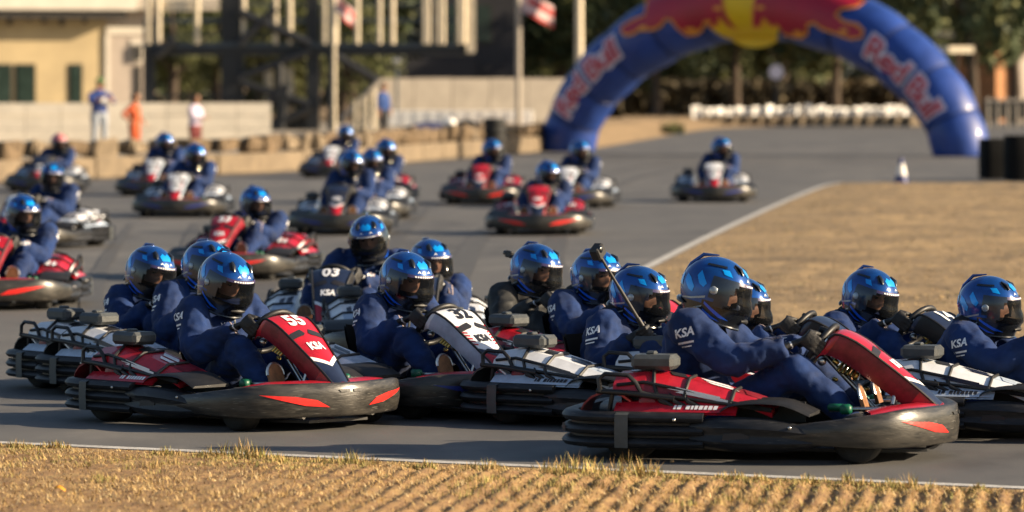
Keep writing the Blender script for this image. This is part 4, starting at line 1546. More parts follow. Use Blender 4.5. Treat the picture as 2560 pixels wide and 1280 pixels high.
# ============================================================ karts and drivers placed
for KS, (key, px, py, psi, theme, num, face, spec, klab, dlab), loc, (body, kids, hc, rot), nmesh in BUILT:
    rz = -R(psi)
    near = len(key) == 1
    k = empty('racing_kart', loc, rz)
    k.scale = (KS, KS, KS)
    tag(k, klab, 'kart', 'karts in the front pack' if near else 'karts coming down the track')
    parts = build(KARTS[theme], k)
    if num:
        for p in parts:
            if p.name.startswith('front_fairing'):
                link('number_print', nmesh, p)
    d = link('person', body, None, loc)
    d.rotation_euler = (0, 0, rz)
    d.scale = (KS, KS, KS)
    tag(d, dlab, 'person', 'drivers in the front pack' if near else 'drivers coming down the track')
    build(kids, d)
    if key == 'H':
        mb = MB()
        mb.box((0, 0, 0), (.055, .035, .045), 0, ch=.006)
        lens = MB(); lens.tube([(-.045, 0, .002), (-.026, 0, .002)], .016, 12)
        mount = MB(); mount.tube([(.02, 0, -.004), (.07, 0, -.012)], .012, 8); mount.box((.07, 0, -.012), (.02, .05, .05), 0, ch=.006)
        M4 = d.matrix_basis @ Matrix.Translation(hc) @ rot.to_4x4() @ Matrix.Translation((-.245, -.01, .045))
        c = link('action_camera', mb.mesh('action_camera', [M_BLACK])); c.matrix_world = M4
        tag(c, 'small black action camera on the back of the black jacketed driver helmet', 'camera')
        link('camera_lens', lens.mesh('camera_lens', [M_HBLACK]), c); link('camera_mount', mount.mesh('camera_mount', [M_BLACK]), c)
    if key == 'J':
        mb = MB()
        mb.tube([STICK_A - STICK_DIR * .10, STICK_A + STICK_DIR * .10], .016, 10, 0)
        mb.tube([STICK_A + STICK_DIR * .10, STICK_A + STICK_DIR * .32], .011, 10, 1)
        mb.tube([STICK_A + STICK_DIR * .32, STICK_B], .009, 10, 1)
        s_ = link('selfie_stick', mb.mesh('selfie_stick', [M_BLACK, mat('stick tube', (.03, .028, .026), .6)]), None, loc)
        s_.rotation_euler = (0, 0, rz)
        s_.scale = (KS, KS, KS)
        tag(s_, 'black selfie stick with a small camera raised above the helmets', 'selfie stick')
        mb = MB(); mb.box(STICK_B + STICK_DIR * .04, (.065, .085, .08), 0, rot=Matrix.Rotation(R(35), 3, 'X'), ch=.010)
        link('camera_body', mb.mesh('camera_body', [M_BLACK]), s_)
        mb = MB(); q = STICK_B + STICK_DIR * .045; mb.ball(q + Vector((.032, -.012, .012)), (.010, .022, .022), 0, 10, 6)
        link('camera_lens', mb.mesh('camera_lens', [M_HBLACK]), s_)

# ============================================================ background
def zat(py, d): return HC - (py - HY) / F * d
def xat(px, d): return (px - 1280.0) / F * d


def pbox(mb, x0, y0, x1, y1, d, depth, mi=0, ch=0.0):
    X0, X1 = xat(x0, d), xat(x1, d); Z1, Z0 = zat(y0, d), zat(y1, d)
    mb.box(((X0 + X1) / 2, d + depth / 2, (Z0 + Z1) / 2), (X1 - X0, depth, Z1 - Z0), mi, ch=ch)


B_CREAM = mat("cream render", (.42, .33, .19), .85, var=.10, vscale=1.2, bump=.2, bscale=12)
B_WHITE = mat('white render', (.58, .53, .45), .8, var=.08, vscale=1.5)
B_PALE = mat('pale cladding', (.38, .32, .27), .8, var=.08, vscale=1.5)
B_GLASS = mat('dark window glass', (.02, .035, .03), .15, var=.3, vscale=3)
B_DARK = mat('dark timber and roof shade', (.02, .018, .016), .8, var=.3, vscale=4)  # dark timber; also colours the box that paints shade under the roof
B_STEEL = mat('black painted steel', (.012, .014, .018), .5, var=.3, vscale=5)
B_POST = mat('cream painted post', (.66, .57, .42), .7, var=.12, vscale=4)
B_BLUEST = mat('blue grey rail', (.05, .07, .09), .6, var=.2)
B_CHAR = mat('charcoal facade', (.022, .022, .027), .8, var=.2, vscale=1)
B_CONC = mat('grey concrete', (.36, .32, .27), .9, var=.15, vscale=1.5, bump=.3, bscale=8)
B_STONE = mat('tan block', (.17, .13, .085), .9, var=.25, vscale=3, bump=.5, bscale=9)
B_STONE2 = mat('rough brown block', (.13, .09, .052), .95, var=.55, vscale=5, bump=.8, bscale=9)
B_PLAST = mat('white plastic board', (.78, .76, .72), .5, var=.06, vscale=3)
B_BRICK = mat('orange brick', (.42, .20, .09), .9, var=.2, vscale=4, bump=.3, bscale=10)
B_BARK = mat('bark', (.07, .05, .035), .95, var=.4, vscale=6, bump=.8, bscale=12)
B_LEAF = mat('dark leaf', (.05, .07, .026), .75, var=.5, vscale=.9)
B_LEAF2 = mat('olive leaf', (.10, .105, .032), .75, var=.45, vscale=.9)
B_LEAF3 = mat('deep wood leaf', (.045, .052, .028), .85, var=.4, vscale=.5)  # leaf colour lifted to stand in for haze over the far wood
A_BLUE = mat('arch blue fabric', (.012, .048, .25), .5, var=.22, vscale=1.2, bump=.25, bscale=3, coat=.1)
A_RED = mat('arch red print', (.38, .006, .03), .5, var=.12, vscale=1.5)
A_GOLD = mat('arch gold print', (.78, .30, .03), .5, var=.1, vscale=1.5)
A_YEL = mat('arch yellow print', (.80, .50, .0), .5, var=.08, vscale=1.5)
A_PALE = mat('arch pale print', (.68, .63, .72), .5, var=.08, vscale=1.5)
A_LRED = mat('arch letter red', (.52, .06, .09), .5, var=.1, vscale=1.5)

# ---- inflatable arch
AL, AR = at(1420, 379), at(2402, 391)
AU = (AR - AL); ASPAN = AU.length; AU.normalize()
AN = Vector((AU.y, -AU.x, 0))                 # towards the camera
AO = (AL + AR) / 2
Aa, Ab = ASPAN / 2, zat(10, AO.y)
arz = math.atan2(AU.y, AU.x)


AE = 2 / 1.78


def arch_c(th):
    c, s2 = math.cos(th), max(0.0, math.sin(th))
    return Aa * math.copysign(abs(c) ** AE, c), Ab * s2 ** AE
def arch_r(th): return .755 + .20 * math.sin(th) ** 2


def arch_ring(th, seg=True):
    u, z = arch_c(th)
    a_, b_ = arch_c(max(1e-4, th - .01)), arch_c(min(math.pi - 1e-4, th + .01))
    tu, tz = b_[0] - a_[0], b_[1] - a_[1]
    l = math.hypot(tu, tz)
    nu, nz = tz / l, -tu / l                  # outward in the plane
    return u, z, nu, nz


mb = MB()
rings = []
NT = 300
for i in range(NT + 1):
    th = math.pi - math.pi * i / NT
    u, z, nu, nz = arch_ring(th)
    r = arch_r(th) * (1 + .08 * (abs(math.sin(th * 12)) ** .6 - .7))
    ring = []
    for j in range(40):
        a = 2 * math.pi * j / 40
        k = r * (1 + .018 * noise.noise(Vector((th * 11, math.cos(a) * 2.5, math.sin(a) * 2.5))))
        ring.append(Vector((u + nu * math.cos(a) * k, -math.sin(a) * k, max(0.0, z + nz * math.cos(a) * k))))
    rings.append(ring)
mb.loft(rings, 0)
A_SEAM = mat('arch seam', (.006, .02, .10), .6)
arch = empty('inflatable_arch', AO, arz)
tag(arch, 'huge blue inflatable arch with red lettering spanning the track', 'arch')
link('tube', mb.mesh('tube', [A_BLUE]), arch)
for q in range(1, 12):
    th = math.pi * q / 12
    u, z, nu, nz = arch_ring(th)
    r = arch_r(th) * .972
    mb = MB()
    mb.tube([Vector((u + nu * math.cos(2 * math.pi * j / 40) * r, -math.sin(2 * math.pi * j / 40) * r, z + nz * math.cos(2 * math.pi * j / 40) * r)) for j in range(40)], .022, 6, 0, closed=True)
    link('seam', mb.mesh('seam', [A_SEAM]), arch)
# arch plane grid for laying prints on the tube
ths = np.linspace(0, math.pi, 1500)
CU = np.array([arch_c(t)[0] for t in ths]); CZ = np.array([arch_c(t)[1] for t in ths])


def on_tube(u, z, eps):
    dd = np.hypot(CU - u, CZ - z)
    i = int(dd.argmin())
    r = arch_r(ths[i]) * 1.03
    rho = dd[i]
    y = math.sqrt(max(r * r - rho * rho, (.30 * r) ** 2))
    return Vector((u, -y - eps, z))


def px_plane(px, py):
    """ray through a photograph point onto the arch plane (design aid): plane coordinates"""
    dirv = Vector(((px - 1280) / F, 1, -(py - HY) / F))
    o = Vector((0, 0, HC))
    q = AO - AN * 0 - o
    t = q.dot(AN) / dirv.dot(AN)
    p = o + dirv * t
    return ((p - AO).dot(AU), p.z)


LB = [(1628, -4), (1654, 20), (1658, 36), (1622, 49), (1595, 66), (1599, 82), (1615, 92), (1638, 87), (1648, 79), (1687, 77), (1707, 67), (1717, 52), (1730, 54), (1743, 75), (1759, 92), (1782, 89), (1800, 78), (1812, 60), (1822, 74), (1846, 64), (1850, 46), (1862, 70), (1884, 76), (1872, 40), (1864, 0), (1858, -48), (1740, -52), (1650, -34)]
RBp = [(1937, 0), (1930, 40), (1922, 72), (1946, 72), (1960, 50), (1976, 74), (1990, 66), (1997, 90), (2039, 99), (2065, 88), (2072, 64), (2087, 62), (2102, 75), (2140, 88), (2177, 101), (2205, 96), (2207, 75), (2189, 58), (2159, 52), (2140, 37), (2147, 26), (2177, 19), (2186, -2), (2160, -34), (2070, -52), (1945, -48)]
SUNP = [(1905 + 103 * math.cos(2 * math.pi * k / 40), 10 + 110 * math.sin(2 * math.pi * k / 40)) for k in range(40)]
link('sun_print', map_print(poly_mesh([[px_plane(*p) for p in SUNP]]), lambda u, z: on_tube(u, z, .02), .12, A_YEL, 'sun_print'), arch)
for P in (LB, RBp):
    Q = [px_plane(*p) for p in P]
    link('animal_outline_print', map_print(poly_mesh([Q]), lambda u, z: on_tube(u, z, .035), .12, A_GOLD, 'animal_outline_print'), arch)
    # inner red field
    c = (sum(q[0] for q in Q) / len(Q), sum(q[1] for q in Q) / len(Q))
    area = sum(Q[i][0] * Q[(i + 1) % len(Q)][1] - Q[(i + 1) % len(Q)][0] * Q[i][1] for i in range(len(Q)))
    sg = 1 if area > 0 else -1
    I = []
    for i in range(len(Q)):
        a, b, c_ = Vector(Q[i - 1]), Vector(Q[i]), Vector(Q[(i + 1) % len(Q)])
        n1 = Vector((-(b - a).y, (b - a).x)).normalized(); n2 = Vector((-(c_ - b).y, (c_ - b).x)).normalized()
        n = (n1 + n2); n = n.normalized() if n.length > .2 else n1
        I.append(tuple(b + n * (.075 * sg)))
    link('animal_print', map_print(poly_mesh([I]), lambda u, z: on_tube(u, z, .05), .12, A_RED, 'animal_print'), arch)
    for (fx, fy, fr) in (((1775, 76, 9), (1660, 70, 7), (1850, 22, 7), (1820, 56, 6)) if P is LB else ((2040, 84, 9), (2160, 78, 7), (1955, 20, 7), (1968, 62, 6))):
        pts = [px_plane(fx + fr * 1.7 * math.cos(k * .9), fy + fr * math.sin(k * .9) * .8) for k in range(7)]
        link('flame_print', map_print(poly_mesh([pts]), lambda u, z: on_tube(u, z, .06), .12, A_GOLD, 'flame_print'), arch)


def arch_text(txt, th0, up_sign, size, bold, eps, m_, name):
    # text runs along the tube; a = along, b = outward
    me = text_mesh(txt, size, bold, .92)
    def fn(a, b):
        th = th0
        rr = math.hypot(Aa * math.sin(th0), Ab * math.cos(th0))
        th = th0 - a / rr
        u, z, nu, nz = arch_ring(th)
        k = arch_r(th) * 1.03
        s = max(-.98, min(.98, b / k))
        an = math.asin(s)
        return Vector((u + nu * math.sin(an) * k, -math.cos(an) * (k + eps), z + nz * math.sin(an) * k))
    return map_print(me, fn, .15, m_, name)


for th0 in (R(180 - 33), R(33)):
    link('lettering_outline', arch_text('Red Bull', th0, 1, .86, .085, .02, A_PALE, 'lettering_outline'), arch)
    link('lettering', arch_text('Red Bull', th0, 1, .86, .022, .04, A_LRED, 'lettering'), arch)

# ---- block barrier on the left
BP = [at(-420, 472), at(-40, 456), at(240, 446), at(620, 433), at(740, 426), at(1000, 406), at(1345, 379)]
blk = empty('block_barrier', BP[0])
tag(blk, 'long low barrier of tan blocks curving along the left of the track', 'barrier')
rnd = random.Random(21)
cum = [0]
for a, b in zip(BP, BP[1:]): cum.append(cum[-1] + (b - a).length)


def along(s):
    for i in range(len(BP) - 1):
        if s <= cum[i + 1]:
            return BP[i].lerp(BP[i + 1], (s - cum[i]) / (cum[i + 1] - cum[i])), (BP[i + 1] - BP[i]).normalized()
    return BP[-1], (BP[-1] - BP[-2]).normalized()


bm_plinth = MB(); bm_plinth.box((0, 0, .22), (2.36, .42, .44), 0, ch=.03)
pl_me = bm_plinth.mesh('plinth_block', [B_STONE])
top_me = []
for k in range(5):
    mb = MB(); mb.box((0, 0, 0), (.70 + .07 * k, .46, .34), 0, ch=.07)
    mb.v = [tuple(Vector(v) + Vector((noise.noise(Vector(v) * 5 + Vector((k * 7, 0, 0))), noise.noise(Vector(v) * 5 + Vector((0, k * 7, 0))), noise.noise(Vector(v) * 4 + Vector((0, 0, k * 7))))) * .11) for v in mb.v]
    top_me.append(mb.mesh('top_block', [B_STONE2 if k % 3 else B_STONE]))
s = .2
while s < cum[-1]:
    p, t = along(s + 1.2)
    o = link('plinth_block', pl_me, blk, p - BP[0] + Vector((-.25, .25, 0)) * 0)
    o.rotation_euler = (0, 0, math.atan2(t.y, t.x))
    for q in range(2):
        p2, t2 = along(s + .55 + 1.2 * q)
        n2 = Vector((-t2.y, t2.x, 0))
        o = link('top_block', top_me[rnd.randrange(5)], blk, p2 - BP[0] + n2 * .05 + Vector((0, 0, .44 + .17 + rnd.uniform(0, .03))))
        o.rotation_euler = (rnd.uniform(-.05, .05), rnd.uniform(-.04, .04), math.atan2(t2.y, t2.x) + rnd.uniform(-.12, .12))
        o.scale = (rnd.uniform(.85, 1.15), rnd.uniform(.85, 1.1), rnd.uniform(.72, 1.2))
    s += 2.42

# terrace behind the barrier
mb = MB()
TP = [p + Vector((-.6, .1, 0)) for p in BP] + [Vector((xat(1420, 190), 190, 0)), Vector((-45, 190, 0)), Vector((-45, 85, 0))]
mb.add([(p.x, p.y, .28) for p in TP], [tuple(range(len(TP)))])
me = mb.mesh('paddock_terrace', [G_TERR])
if me.polygons[0].normal.z < 0: me.flip_normals()
tag(link('paddock_terrace', me), kind='structure')

# ---- white panelled wall behind the spectators
def angled(name, px, d, ang, label, cat):
    e = empty(name, Vector((xat(px, d), d, 0)), R(ang)); tag(e, label, cat)
    return e


B_OFFW = mat('weathered white panel', (.56, .51, .43), .85, var=.12, vscale=1.5)


def wall_mesh(name, u0, u1, z0, z1, y0, th, m_, ch=0.0):
    mb = MB(); mb.box(((u0 + u1) / 2, y0 + th / 2, (z0 + z1) / 2), (u1 - u0, th, z1 - z0), 0, ch=ch)
    return mb.mesh(name, [m_])


w = angled('panel_wall', 20, 135, 12, 'low white panelled wall behind the spectators', 'wall')
n_pan = 9
for k in range(n_pan):
    u = -1.5 + k * 1.0
    for r_ in range(3):
        z0 = .28 + .37 * r_
        link('panel', wall_mesh('panel', u, u + .985, z0, z0 + .352, 0, .12, B_OFFW), w)

# ---- cream building at the left
bld = angled('cream_building', -60, 178, 20, 'cream building with a white roof edge at the top left', 'building')
S_ = 178 / F / math.cos(R(20))


def bu(px): return (px + 60) * S_


def bz(py): return zat(py, 180)


link('wall', wall_mesh('wall', bu(-400), bu(256), .0, bz(-10), 0, .3, B_CREAM), bld)
link('wall_panel', wall_mesh('wall_panel', bu(258), bu(356), .0, bz(72), -.05, .3, B_PALE), bld)
link('panel_frame', wall_mesh('panel_frame', bu(254), bu(358), bz(86), bz(68), -.12, .2, B_WHITE), bld)
link('panel_frame', wall_mesh('panel_frame', bu(252), bu(262), .0, bz(86.5), -.11, .2, B_WHITE), bld)
link('wall', wall_mesh('wall', bu(256.5), bu(380), bz(66), bz(-10), .02, .3, B_PALE), bld)
link('roof_edge', wall_mesh('roof_edge', bu(-400), bu(312), bz(26), bz(-60), -1.1, 1.6, B_WHITE), bld)
link('roof_edge', wall_mesh('roof_edge', bu(314), bu(520), bz(24), bz(-60), -.8, 1.4, B_CONC), bld)
link('eave_shade', wall_mesh('eave_shade', bu(-400), bu(290), bz(48), bz(27), -.95, .9, B_DARK), bld)  # dark box painting the shadow under the roof overhang
for px in (14, 60, 97, 140, 196):
    mb = MB(); mb.tube([(bu(px), -.5, bz(36)), (bu(px), -.45, bz(52 + 6 * (px % 3)))], [.12, .10], 8)
    link('bracket', mb.mesh('bracket', [B_DARK]), bld)
for (x0, x1) in ((-30, 22), (38, 80), (168, 194)):
    fr = link('window', wall_mesh('window', bu(x0 - 3), bu(x1 + 3), bz(272), bz(160), -.06, .1, B_DARK), bld)
    link('pane', wall_mesh('pane', bu(x0), bu(x1), bz(268), bz(164), -.09, .05, B_GLASS), fr)
lam = link('wall_lamp', wall_mesh('wall_lamp', bu(320), bu(338), bz(150), bz(112), -.25, .2, B_DARK), bld)
link('sign_board', wall_mesh('sign_board', bu(314), bu(344), bz(156), bz(98), -.12, .06, B_WHITE), bld)
link('door', wall_mesh('door', bu(322), bu(340), .28, bz(165), -.10, .06, B_DARK), bld)

# ---- steel viewing tower
DT = 165.0
tw = empty('viewing_tower', Vector((xat(770, DT), DT, 0))); tag(tw, 'black steel viewing deck with cream railing posts', 'tower')
TX = xat(770, DT)


def tpart(name, x0, y0, x1, y1, dy, depth, m_):
    mb = MB(); pbox(mb, x0, y0, x1, y1, DT, depth)
    mb.v = [(v[0] - TX, v[1] - DT + dy, v[2]) for v in mb.v]
    return link(name, mb.mesh(name, [m_]), tw)


def tbar(name, a, b, r, m_, dy=0.0, n=8):
    mb = MB()
    mb.tube([(xat(a[0], DT) - TX, dy, zat(a[1], DT)), (xat(b[0], DT) - TX, dy, zat(b[1], DT))], r, n)
    return link(name, mb.mesh(name, [m_]), tw)


for x0, x1, yt in ((358, 386, 50), (552, 600, -30), (766, 796, -30), (818, 832, 135), (598, 610, -30)):
    tpart('column', x0, yt, x1, 345, 0.0, .35, B_STEEL)
tpart('deck_beam', 360, 118, 1178, 138, -.05, 2.6, B_STEEL)
tpart('deck_edge', 356, 106, 1182, 117.5, -.12, 2.7, B_BLUEST)
tpart('rail', 362, 46, 1180, 56, .1, .06, B_BLUEST)
tpart('rail', 362, 88, 1180, 92, .1, .05, B_BLUEST)
tpart('rail', 362, 8, 1180, 13, .1, .05, B_BLUEST)
tpart('cross_beam', 596, 258, 790, 268, -.1, .2, B_STEEL)
tpart('cross_beam', 386, 236, 556, 243, .3, .15, B_STEEL)
tpart('gable_beam', 372, 0, 500, 28, -.1, .3, B_POST)
for px in (372, 398, 494, 610, 690, 726, 812, 832, 840, 894, 950, 982, 1062, 1072, 1096, 1108, 1148, 1160):
    tbar('railing_post', (px, -20), (px, 110), .085, B_POST, -.22, 10)
tpart('corner_post', 1166, -20, 1188, 132, -.2, .3, B_POST)
tpart('panel_board', 775, 135, 800, 345, .4, .1, B_CONC)
for a, b in (((596, 195), (776, 128)), ((600, 205), (776, 262)), ((600, 30), (776, 110)), ((596, 345), (690, 240)), ((700, 150), (700, 340)), ((776, 268), (640, 340)), ((840, 140), (950, 205)), ((390, 140), (440, 100)), ((600, 110), (690, 20)), ((720, 210), (700, 345))):
    tbar('brace', a, b, .15, B_STEEL, -.35)
for a, b in (((668, 165), (672, 260)), ((720, 170), (724, 280))):
    tbar('timber_prop', a, b, .16, B_POST, .5)
tpart('lower_screen', 560, 296, 790, 345, .6, .08, B_STEEL)
for px in range(572, 790, 16):
    tbar('baluster', (px, 300), (px, 345), .03, B_BLUEST, .5, 6)

# stair at the right of the tower
st = empty('stair', Vector((xat(880, 160), 160, 0))); tag(st, 'sloping metal stair at the right end of the viewing tower', 'stair')
SX = xat(880, 160)
for dy in (0, 1.2):
    mb = MB()
    mb.tube([(xat(852, 160) - SX, dy, zat(300, 160)), (xat(948, 160) - SX, dy, zat(200, 160))], .07, 8)
    link('handrail', mb.mesh('handrail', [B_CONC]), st)
    mb = MB()
    mb.tube([(xat(860, 160) - SX, dy, zat(345, 160)), (xat(960, 160) - SX, dy, zat(250, 160))], .12, 8)
    link('stringer', mb.mesh('stringer', [B_BLUEST]), st)
for k in range(9):
    mb = MB(); mb.box((xat(866 + 11 * k, 160) - SX, .6, zat(338 - 10.4 * k, 160)), (.22, 1.2, .04), 0)
    link('tread', mb.mesh('tread', [B_CONC]), st)
for px in (888, 905, 918, 935):
    mb = MB(); mb.tube([(xat(px, 160) - SX, -.1, zat(345, 160)), (xat(px, 160) - SX, -.1, zat(250 - (px - 888) * .5, 160))], .07, 8)
    link('post', mb.mesh('post', [B_POST]), st)

# dark building behind the tower
db = angled('dark_building', 1130, 215, 4, 'dark charcoal building behind the viewing tower', 'building')
link('wall', wall_mesh('wall', -1.2, 3.2, 0, 8.5, 0, 4, B_CHAR), db)
link('canopy', wall_mesh('canopy', -4.4, 1.0, 1.9, 2.9, -1.2, 1.2, B_CHAR), db)
for k in range(2):
    fr = link('window', wall_mesh('window', -.7 + k * 1.5, .3 + k * 1.5, 3.6, 5.4, -.06, .1, B_DARK), db)
    link('pane', wall_mesh('pane', -.62 + k * 1.5, .22 + k * 1.5, 3.68, 5.32, -.09, .05, B_GLASS), fr)

# concrete wall and white blocks
cw = angled('concrete_wall', 940, 172, 16, 'plain grey concrete wall behind the white blocks', 'wall')
for k in range(5):
    u = k * 1.42
    link('wall_panel', wall_mesh('wall_panel', u, u + 1.40, .28, 2.06 + .01 * (k % 2), 0, .25, B_CONC), cw)
for k in range(11):
    mb = MB()
    mb.box((0, 0, .46), (.425, .16, .52), 0, ch=.02)
    px = 986 + 33 * k
    o = link('barrier_block', mb.mesh('barrier_block', [B_PLAST]), None, Vector((xat(px, 158), 158, .28 + .0)))
    o.rotation_euler = (0, 0, R(2))
    tag(o, '%s white barrier block from the left below the concrete wall' % ORD[k + 1], 'barrier block', 'white blocks below the concrete wall')

# flags and poles
def pole(px, y0, y1, d, r, m_, label, name='pole'):
    mb = MB(); mb.tube([(0, 0, 0), (0, 0, zat(y0, d))], [r, r * .8], 10)
    o = link(name, mb.mesh(name, [m_]), None, Vector((xat(px, d), d, 0)))
    tag(o, label, 'pole')
    return o


F_RED = mat('flag red', (.45, .06, .06), .8, var=.15)
F_WHT = mat('flag white', (.60, .45, .45), .8, var=.1)


def flag(px0, py0, w, h, d, label, ang):
    rows = []
    for i in range(9):
        row = []
        for j in range(7):
            a, b = i / 8, j / 6
            x = xat(px0 + w * a, d); z = zat(py0 + h * b + 46 * a, d)
            row.append(Vector((x, d + .25 * math.sin(a * 7 + b * 2), z)))
        rows.append(row)
    mb = MB(); mb.strip(rows, 0, True)
    mb.strip([[v + Vector((0, .02, 0)) for v in r] for r in rows], 0, True, True)
    for k in range(len(mb.m)):
        j = k % 6
        mb.m[k] = 1 if j in (0, 3, 4) or (k // 6) % 8 < 2 else 0
    b0 = Vector((xat(px0, d), d, 0))
    mb.v = [tuple(Vector(v) - b0) for v in mb.v]
    o = link('flag', mb.mesh('flag', [F_RED, F_WHT]), None, b0)
    tag(o, label, 'flag')


pole(1296, -60, 195, 150, .10, B_CONC, 'grey flag pole left of the arch')
pole(1448, -60, 135, 175, .17, B_POST, 'cream pole just behind the left shoulder of the arch')
pole(836, -60, 300, 150, .06, B_POST, 'thin pole carrying the flag beside the viewing tower')
flag(1300, -30, 84, 56, 150, 'red and white flag hanging from the grey pole left of the arch', 0)
flag(838, -18, 48, 46, 150, 'small red and white flag in front of the viewing tower', 0)
mb = MB(); mb.tube([(0, 0, 0), (0, 0, zat(165, 165))], .05, 8)
o = link('lamp_post', mb.mesh('lamp_post', [B_BLUEST]), None, Vector((xat(992, 165), 165, 0))); tag(o, 'small lamp post with a pale head behind the stair', 'lamp post')
mb = MB(); mb.ball((0, 0, zat(152, 165)), (.17, .12, .09), 0); link('lamp_head', mb.mesh('lamp_head', [B_PLAST]), o)

# objects lying on the end of the barrier
mb = MB(); mb.ball((0, 0, 0), .17, 0, 20, 14)
p, t = along(cum[-1] * .80)
o = link('marker_ball', mb.mesh('marker_ball', [B_PLAST]), None, Vector((xat(1125, 128), 128, zat(309, 128)))); tag(o, 'round white ball resting on the barrier near the black tyres', 'ball')
for (x0, x1, y0, y1, m_, lab) in ((1035, 1115, 304, 322, mat('blue mat', (.10, .11, .22), .7, var=.2), 'low blue mat lying left of the white ball'), (1138, 1196, 300, 318, M_BLACK, 'low black mat lying right of the white ball')):
    mb = MB(); X0, X1 = xat(x0, 129), xat(x1, 129)
    mb.loft([[Vector((X0 + (X1 - X0) * k / 6 - (X0 + X1) / 2, y, z)) for y, z in ((-.4, 0), (.4, 0), (.35, .20 * (.5 + .5 * math.sin(math.pi * (k + .5) / 7))), (-.35, .20 * (.4 + .6 * math.sin(math.pi * (k + .5) / 7))))] for k in range(7)], 0)
    o = link('crash_mat', mb.mesh('crash_mat', [m_]), None, Vector(((X0 + X1) / 2, 129, zat(y1, 129)))); tag(o, lab, 'mat', 'mats lying on the barrier')


# tyre stacks
def tyre_stack(px, py, rad, n, h, label):
    p = at(px, py)
    e = empty('tyre_stack', p); tag(e, label, 'tyre stack', 'black tyre stacks')
    for k in range(n):
        mb = MB()
        ring = []
        w = h / n
        prof = [(rad * .55, .02), (rad * .86, 0.0), (rad * .97, w * .15), (rad, w * .35), (rad, w * .65), (rad * .97, w * .85), (rad * .86, w), (rad * .55, w - .02)]
        rings = [[Vector((r * math.cos(2 * math.pi * j / 28), r * math.sin(2 * math.pi * j / 28), z)) for j in range(28)] for r, z in prof]
        mb.loft(rings, 0, False, False)
        o = link('tyre', mb.mesh('tyre', [M_TYRE]), e, Vector((rnd.uniform(-.015, .015), rnd.uniform(-.015, .015), k * w)))


tyre_stack(1236, 396, .29, 5, 1.04, 'tall black tyre stack behind the middle distance karts')


def tyre_barrier(px, py, half, h, label):
    p = at(px, py)
    e = empty('tyre_barrier', p, R(6)); tag(e, label, 'tyre barrier', 'belted tyre barriers at the right')
    rim = []
    for k in range(32):
        a = 2 * math.pi * k / 32
        c, q = math.cos(a), math.sin(a)
        r = 1 / (abs(c) ** 5 + abs(q) ** 5) ** .2
        rim.append((half * c * r, .36 * q * r))
    mb = MB()
    mb.loft([[Vector((x * k_, y * k_, z)) for x, y in rim] for z, k_ in ((.02, 1), (h * .5, 1.02), (h - .02, 1), (h, .96), (h - .01, .90), (h - .3, .90))], 0, False, False)
    link('rubber_belt', mb.mesh('rubber_belt', [M_SEAT]), e)
    for k in range(3):
        for sx in (-1, 1):
            mb = MB()
            rr = half * .46
            w_ = h / 3.1
            prof = [(rr * .5, .02), (rr * .86, 0), (rr, w_ * .3), (rr, w_ * .7), (rr * .86, w_), (rr * .5, w_ - .02)]
            mb.loft([[Vector((r * math.cos(2 * math.pi * j / 20), r * math.sin(2 * math.pi * j / 20), z)) for j in range(20)] for r, z in prof], 0, False, False)
            link('tyre', mb.mesh('tyre', [M_TYRE]), e, Vector((sx * half * .45, 0, .03 + k * w_)))


tyre_barrier(2482, 449, .25, .84, 'left belted tyre barrier beside the right foot of the arch')
tyre_barrier(2580, 453, .55, .93, 'right belted tyre barrier cut by the picture edge')

# cone
c0 = at(2253, 461)
cone = empty('traffic_cone', c0); tag(cone, 'blue and white cone standing at the infield corner', 'cone')
C_BL = mat('cone blue', (.02, .03, .14), .5)
mb = MB(); mb.box((0, 0, .02), (.34, .34, .04), 0, ch=.01); link('base', mb.mesh('base', [C_BL]), cone)
for z0, z1, r0, r1, m_, nm in ((.04, .18, .135, .108, C_BL, 'lower_band'), (.18, .40, .108, .062, B_PLAST, 'white_band'), (.40, .52, .062, .035, C_BL, 'top_band')):
    mb = MB(); mb.tube([(0, 0, z0), (0, 0, z1)], [r0, r1], 18); link(nm, mb.mesh(nm, [m_]), cone)

# ---- right side: bank, board barrier, low wall
mb = MB()
base = [at(1345, 380), at(1430, 374), at(1500, 369), at(1640, 345), at(1790, 322), at(2050, 314), at(2320, 310)]
rows = []
for i in range(61):
    b = Vector(interp([(v.x, v.y) for v in base], i / 60)).to_3d()
    row = []
    for j in range(11):
        t = j / 10
        q = Vector((b.x, b.y + 26 * t, 0)) + Vector((-3.0 * t * (1 - i / 60), 0, 0))
        q.z = .01 + .62 * min(1, t * 2.2) * (1 - .65 * i / 60) + .10 * noise.noise(q * .6) * min(1, t * 5) + .04 * noise.noise(q * 2) * min(1, t * 5)
        row.append(q)
    rows.append(row)
mb.strip(rows, 0, True)
me = mb.mesh('verge_bank', [G_DIRT])
if me.polygons[5].normal.z < 0: me.flip_normals()
tag(link('verge_bank', me), kind='structure')

